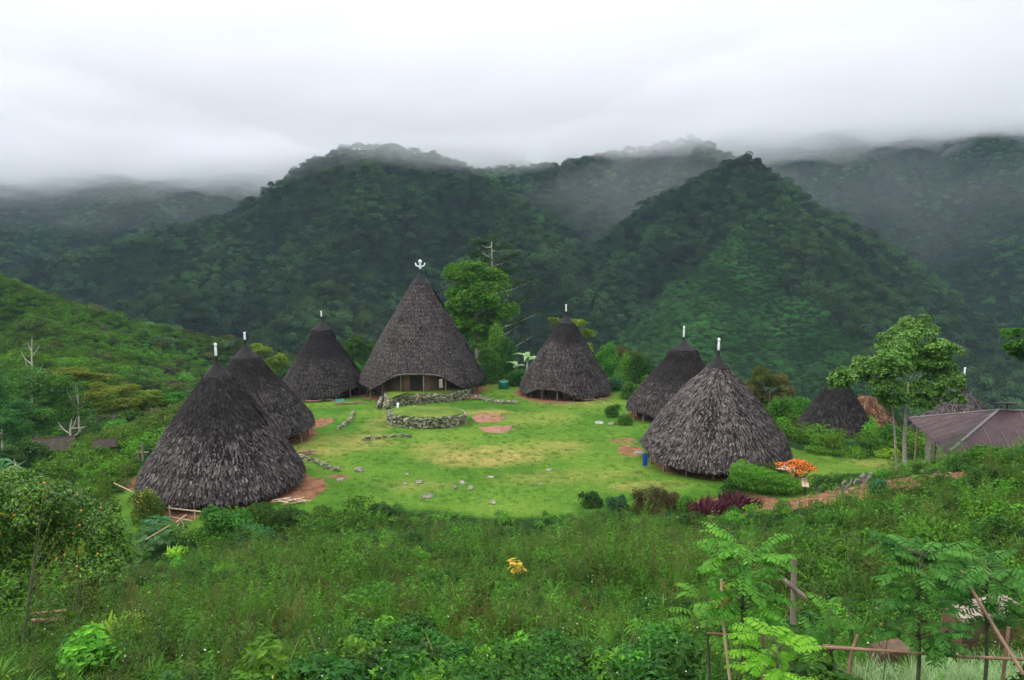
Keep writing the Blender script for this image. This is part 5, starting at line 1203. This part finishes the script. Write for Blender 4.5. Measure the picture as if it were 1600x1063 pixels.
# bamboo fence in front, wooden cross, slab
poles('bamboo_fence', 'low bamboo fence rail with crooked dark posts across the lower right', 'fence', [('rail', [(1104, 990, 8.3), (1180, 994, 8.2)], .014), ('rail', [(1275, 1011, 7.9), (1400, 1018, 7.8), (1500, 1026, 7.8), (1606, 1031, 7.7)], .016), ('rail', [(1285, 1008, 7.95), (1360, 1015, 7.9), (1460, 1024, 7.8)], .010), ('post', [(1340, 992, 7.9), (1328, 1030, 7.9), (1324, 1075, 7.9)], .017), ('post', [(1576, 980, 7.8), (1570, 1030, 7.8), (1566, 1080, 7.8)], .018), ('post', [(1192, 990, 8.2), (1196, 1040, 8.2), (1190, 1075, 8.2)], .018)], 'bamboored')
poles('leaning_pole', 'long reddish pole leaning across the right end of the fence', 'pole', [('pole', [(1502, 893, 8.4), (1535, 950, 8.0), (1600, 1055, 7.5)], .018)], 'bamboored')
poles('grave_cross', 'rough grey wooden cross with a fallen arm standing in the weeds', 'cross', [('upright', [(1241, 873, 14), (1239, 975, 14)], .05), ('arm', [(1220, 903, 13.9), (1258, 934, 13.9)], .045)], 'wood')
def slab_thing():
    p = P3(1530, 962, 12.5); p[2] = h1(p[0], p[1]); root = empty('stone_slab', p, 'pinkish stone slab on a brick base among pale grasses', 'slab', rz=.25); zt = P3(1530, 952, 12.5)[2]-p[2]
    m = MB(); m.box((.1, 0, max(zt, .25)), (1.25, .5, .07), t=.6, jit=.012); m.build('slab', M['slab'], root)
    m = MB(); m.box((.05, 0, max(zt, .25)/2-.1), (1.1, .42, max(zt, .25)+.12), t=.4, jit=.01); m.build('brick_base', M['planks'], root)
slab_thing()
p = P3(1398, 950, 12.0); p[2] = h1(p[0], p[1]); m = MB(); m.box((0, 0, .2), (.5, .35, .5), .1, t=.25, jit=.03); tag(m.build('brick_block', M['planks']), 'dark reddish brick block half hidden left of the dark sapling', 'block').location = p
#PART5
# ------------------------------------------------------------------ weeds and grass of the near slope
def weed_feather(seed, mat_n=0):
    g = np.random.default_rng(seed); C_ = []; Nn = []; Sz = []; ax = []
    for s in range(7):
        a = g.uniform(0, 2*PI); r0 = g.uniform(0, .16); h = g.uniform(.45, .95); ln = g.uniform(.05, .35); n = 34
        t = np.linspace(.15, 1, n); x = r0*math.cos(a)+ln*t*t*math.cos(a)*h; y = r0*math.sin(a)+ln*t*t*math.sin(a)*h; z = h*t
        phi = np.arange(n)*2.4; w = .16*h*(1.05-t)+.02; q = g.random(n)
        c = np.stack([x+np.cos(phi)*w*q, y+np.sin(phi)*w*q, z+w*.3], -1); C_.append(c); Nn.append(g.normal(size=(n, 3))*.6+np.array((0, 0, .8))); Sz.append(g.uniform(.05, .11, n)); ax.append(np.stack([np.cos(phi), np.sin(phi), .4+0*phi], -1))
    return np.concatenate(C_), np.concatenate(Nn), np.concatenate(Sz), np.concatenate(ax)
def mk_feather(i, mat, asp=.22):
    c, n, s, a = weed_feather(400+i); V, Q = leaf_quads(c, n, s, aspect=asp, axis=a); g = np.random.default_rng(i)
    st = []; 
    for k in range(7):
        a0 = g.uniform(0, 2*PI); h = g.uniform(.5, .95); st.append(((0, 0, 0), a0, h, .008, 1.35, .3, .3))
    V2, Q2, T2 = strips(st, segs=3)
    return quads_mesh('weed', np.concatenate([V, V2]), np.concatenate([Q, Q2+len(V)]), M[mat], tint=np.concatenate([np.repeat(np.clip(g.normal(.5, .25, len(c)), 0, 1), 4), T2]))
def mk_dome(i, mat, n=130, leaf=.085, r=.34, h=.34):
    return crown_mesh('dome', [(0, 0, h*.4, r, r, h*.6), (r*.6, 0, h*.3, r*.6, r*.6, h*.5), (-r*.4, r*.5, h*.35, r*.6, r*.6, h*.6)], n, leaf, M[mat], inner=.3, up=1.1)
def mk_stalk(i, mat):   # tall thin seeding stems with tiny heads
    g = np.random.default_rng(700+i); st = []; C_ = []
    for k in range(6):
        a = g.uniform(0, 2*PI); h = g.uniform(.7, 1.15); b = (g.normal(0, .12), g.normal(0, .12), 0); st.append((b, a, h, .007, 1.45, .35, .5))
        for q in range(14): f = g.uniform(.5, 1.); C_.append((b[0]+math.cos(a)*.12*f*f*h+g.normal(0, .03), b[1]+math.sin(a)*.12*f*f*h+g.normal(0, .03), h*f*.97))
    V2, Q2, T2 = strips(st, segs=4); C_ = np.array(C_); V, Q = leaf_quads(C_, g.normal(size=(len(C_), 3)), .028, aspect=.6)
    return quads_mesh('stalk', np.concatenate([V, V2]), np.concatenate([Q, Q2+len(V)]), M[mat], tint=np.concatenate([np.full(len(V), .8), T2]))
M['straw'] = leaf_mat('straw', (.16, .12, .06), (.36, .28, .16), transl=.1)
kinds = {'tall_grass': [blade_mesh('tuft%d' % i, 46, .62, .013, 'grass', el=(1.0, 1.5), dr=(.3, 1.5), spread=.16, seed=500+i, segs=4) for i in range(4)],
 'leafy_weeds': [mk_feather(i, 'weed') for i in range(5)]+[mk_dome(i, 'weed') for i in range(4)],
 'seeding_weeds': [mk_stalk(i, 'weedbrown') for i in range(3)]+[mk_feather(20+i, 'weedbrown', .16) for i in range(3)],
 'broad_leaf_ground_cover': [mk_dome(10+i, 'weed', 80, .13, .38, .30) for i in range(3)]+[blade_mesh('lance%d' % i, 16, .32, .035, 'weed', el=(.3, 1.2), dr=(.4, 1.2), spread=.06, seed=600+i, segs=3) for i in range(3)]}
q = polar_pts(3.4, 62, math.radians(-37), math.radians(37), lambda r: .17+.0085*r)
z = H(q[:, 0], q[:, 1]); q = np.concatenate([q, z[:, None]], 1)
X, Y, Zc = proj(q[:, 0], q[:, 1], q[:, 2]); x, y = q[:, 0], q[:, 1]
hs = hillside(x, y); pl = plateau(x, y); od = out_dist(x, y)
slope = ((hs > pl-.10+.35*(vnoise(x*.5, y*.5, 2)-.5)) | (od > .1) | zones(x, y))
ban = np.zeros(len(q), bool)
for a, b, w in (((1130, 795), (1180, 788), 1.2), ((1180, 788), (1290, 778), 2.3), ((1290, 778), (1410, 758), 2.2), ((1410, 758), (1470, 748), 1.5)):
    A = G(*a)[0][:2]; B = G(*b)[0][:2]; L = (B-A)@(B-A); t = np.clip(((x-A[0])*(B-A)[0]+(y-A[1])*(B-A)[1])/L, 0, 1); ban |= np.hypot(x-A[0]-t*(B-A)[0], y-A[1]-t*(B-A)[1]) < w*(.8+.5*vnoise(x, y, 4))
for hpx, hr, hZ, rad in ((350, 764, 55, 6.6), (390, 668, 67, 6.), (1116, 708, 59, 6.)):
    c = P3(hpx, hr, hZ); ban |= np.hypot(x-c[0], y-c[1]) < rad
slope &= ~ban & (y < 62) & ~((X > 1345) & (X < 1640) & (Zc > 8.9) & (Zc < 11.9) & (RNG.random(len(q)) < .6))
q = q[slope]; x, y = q[:, 0], q[:, 1]; n1 = fbm(x*.18, y*.18, 3, 41); n2 = fbm(x*.35+9, y*.35, 3, 43); u = RNG.random(len(q))
right = sstep(x-.25*y, -1, 6)
wg = .55*sstep(n1, .35, .65)*(1-.45*right)+.10; wl = .55+.45*sstep(n2, .4, .6); wb = .20+.5*right; ws = .35*sstep(n2, .40, .62)*(1-.7*right)+.04
tot = wg+wl+wb+ws; pick = np.where(u < wg/tot, 0, np.where(u < (wg+wl)/tot, 1, np.where(u < (wg+wl+wb)/tot, 2, 3)))
names = ['tall_grass', 'leafy_weeds', 'broad_leaf_ground_cover', 'seeding_weeds']
labs = ['fine green grass growing through the weeds of the near slope', 'small leaved green weeds covering the near slope', 'broad leaved ground cover on the near slope', 'brownish seeding weeds standing above the rest of the slope']
edge = np.clip((np.abs(hillside(x, y)-plateau(x, y)))/1.0, .35, 1)
for i, nme in enumerate(names):
    s = pick == i; v = kinds[nme]; scv = (.62+.6*RNG.random(s.sum()))*np.where(q[s, 1] > 40, edge[s], 1)*(.50+1.0*sstep(n1[s], .3, .7))*(.7+.6*vnoise(q[s, 0]*1.1, q[s, 1]*1.1, 29))*(1.15 if i != 0 else 1.)*(.46+.54*sstep(q[s, 1], 5, 17))
    scatter(nme, q[s], np.stack([scv, scv, scv*(.7+.6*n2[s])], -1), v, labs[i], .12)
shp = q[(fbm(x*.42+3, y*.42+8, 3, 71) > .56) & (RNG.random(len(q)) < .16) & (q[:, 1] > 7)]
scatter('slope_shrubs', shp, .55+.75*RNG.random(len(shp)), [crown_mesh('ss%d' % i, rblobs(5, .38, .38, .30, .26, 950+i, zc=.22), 330, .085+.02*(i % 3), M[('leafdark2', 'leaf', 'leafbright', 'leaf', 'leafdark2', 'leafdark2')[i]], inner=.4, up=.8) for i in range(6)], 'rounded leafy clumps standing in patches on the near slope', .1)
lg = q[(RNG.random(len(q)) < .05) & (q[:, 1] < 26)]
scatter('long_bladed_grass', lg, (.7+.7*RNG.random(len(lg)))*(.5+.5*sstep(lg[:, 1], 5, 17)), [blade_mesh('lb%d' % i, 18, .55, .026, ('grass', 'leaf', 'leafbright')[i], el=(.7, 1.5), dr=(.8, 1.9), spread=.08, seed=980+i, segs=5) for i in range(3)], 'arching long bladed grasses among the weeds of the near slope', .15)
dd = q[(RNG.random(len(q)) < .012)]
scatter('dead_stalks', dd, .7+.6*RNG.random(len(dd)), [blade_mesh('ds%d' % i, 5, .75, .010, 'straw', el=(.9, 1.5), dr=(.1, .5), spread=.1, seed=990+i, segs=3) for i in range(3)], 'dry straw coloured stalks leaning among the weeds', .25)
hb = q[(n2 > .60) & (RNG.random(len(q)) < .5)]; hs_ = (.5+.6*RNG.random(len(hb)))*(.5+.5*sstep(hb[:, 1], 5, 17))
scatter('bright_herbs', hb, hs_, [mk_dome(30+i, 'leafbright', 70, .11, .32, .4) for i in range(3)], 'patches of fresh bright green herbs on the near slope', .15)
print('weeds', len(q))
# clods and stones on the turned soil
cl_ = []
for a, b, w in (((1130, 795), (1180, 788), 1.), ((1180, 788), (1290, 778), 2.), ((1290, 778), (1410, 758), 2.), ((1410, 758), (1470, 748), 1.4)):
    A = G(*a)[0]; B = G(*b)[0]; t = RNG.random((260, 1)); cl_.append((A+(B-A)*t)[:, :2]+RNG.normal(0, w*.5, (260, 2)))
cl_ = np.concatenate(cl_); cl_ = np.concatenate([cl_, H(cl_[:, 0], cl_[:, 1])[:, None]], 1)
def clod(i, mat):
    m = MB(); m.rock((0, 0, .02), (.16, .12, .09), t=.3+.4*random.random(), n=6, rough=.35); o = m.build('clod%d' % i, M[mat]); me = o.data; bpy.data.objects.remove(o); return me
scatter('soil_clods', cl_, .2+.75*RNG.random(len(cl_))**2.5, [clod(0, 'earth'), clod(1, 'earth'), clod(2, 'stone'), clod(3, 'earth'), clod(4, 'earth'), blade_mesh('soilweed', 14, .4, .04, 'leafolive2', seed=77), blade_mesh('soilstraw', 3, .5, .012, 'straw', el=(.1, .6), dr=(0, .3), seed=78)], 'clods, stones and small weeds strewn over the turned red soil', .3)
M['palegrass'] = leaf_mat('pale_grass_blades', (.06, .13, .03), (.24, .34, .15), transl=.3)
# pale long grass by the slab
px_, Zs = [], []
pg = np.concatenate([np.stack([RNG.uniform(1345, 1480, 120), RNG.uniform(9.2, 11.8, 120)], -1), np.stack([RNG.uniform(1475, 1640, 180), RNG.uniform(9.2, 11.8, 180)], -1)])
pp = np.array([at(a, b) for a, b in pg]); vv = [blade_mesh('pale%d' % i, 40, .42, .010, 'palegrass', el=(.9, 1.5), dr=(.5, 1.8), spread=.10, seed=800+i, segs=4) for i in range(3)]
scatter('pale_grass', pp, .7+.6*RNG.random(len(pp)), vv, 'pale silvery long grass around the stone slab', .15)
# tiny flowers sprinkled over the slope
fl = q[RNG.choice(len(q), 700)]; fl = fl+np.stack([RNG.normal(0, .1, 700), RNG.normal(0, .1, 700), RNG.uniform(.35, .75, 700)], -1)
def fl_mesh(n_, mat): V, Q = leaf_quads(RNG.normal(0, .006, (6, 3)), RNG.normal(size=(6, 3))+np.array((0, -.3, 1)), .022, aspect=.8); return quads_mesh(n_, V, Q, M[mat], tint=np.full(len(V), .5))
scatter('wild_flowers', fl, .5+.6*RNG.random(700)**3+.014*fl[:, 1], [fl_mesh('fa', 'white_flower'), fl_mesh('fb', 'leafgold'), fl_mesh('fc', 'white_flower')], 'tiny white and yellow wild flowers scattered over the near slope', .5)
# sparse tufts on the lawn
lq = polar_pts(48, 100, math.radians(-18), math.radians(30), lambda r: .62+.2); lz = H(lq[:, 0], lq[:, 1]); lq = np.concatenate([lq, lz[:, None]], 1)
lq = lq[(out_dist(lq[:, 0], lq[:, 1]) < .3) & (hillside(lq[:, 0], lq[:, 1]) < plateau(lq[:, 0], lq[:, 1])-.2) & (vnoise(lq[:, 0]*.5, lq[:, 1]*.5, 6) > .35)]
for t_ in LEV[:7]:
    c = P3(*t_); lq = lq[np.hypot(lq[:, 0]-c[0], lq[:, 1]-c[1]) > 6.4]
M['turf'] = leaf_mat('turf_blades', (.035, .10, .010), (.10, .20, .02), wscale=.5)
scatter('lawn_tufts', lq, .35+.5*RNG.random(len(lq)), [blade_mesh('lt%d' % i, 26, .26, .03, 'turf', el=(.5, 1.4), dr=(.4, 1.2), spread=.3, seed=900+i, segs=2) for i in range(3)], 'short tufts of grass standing out of the lawn', .1)
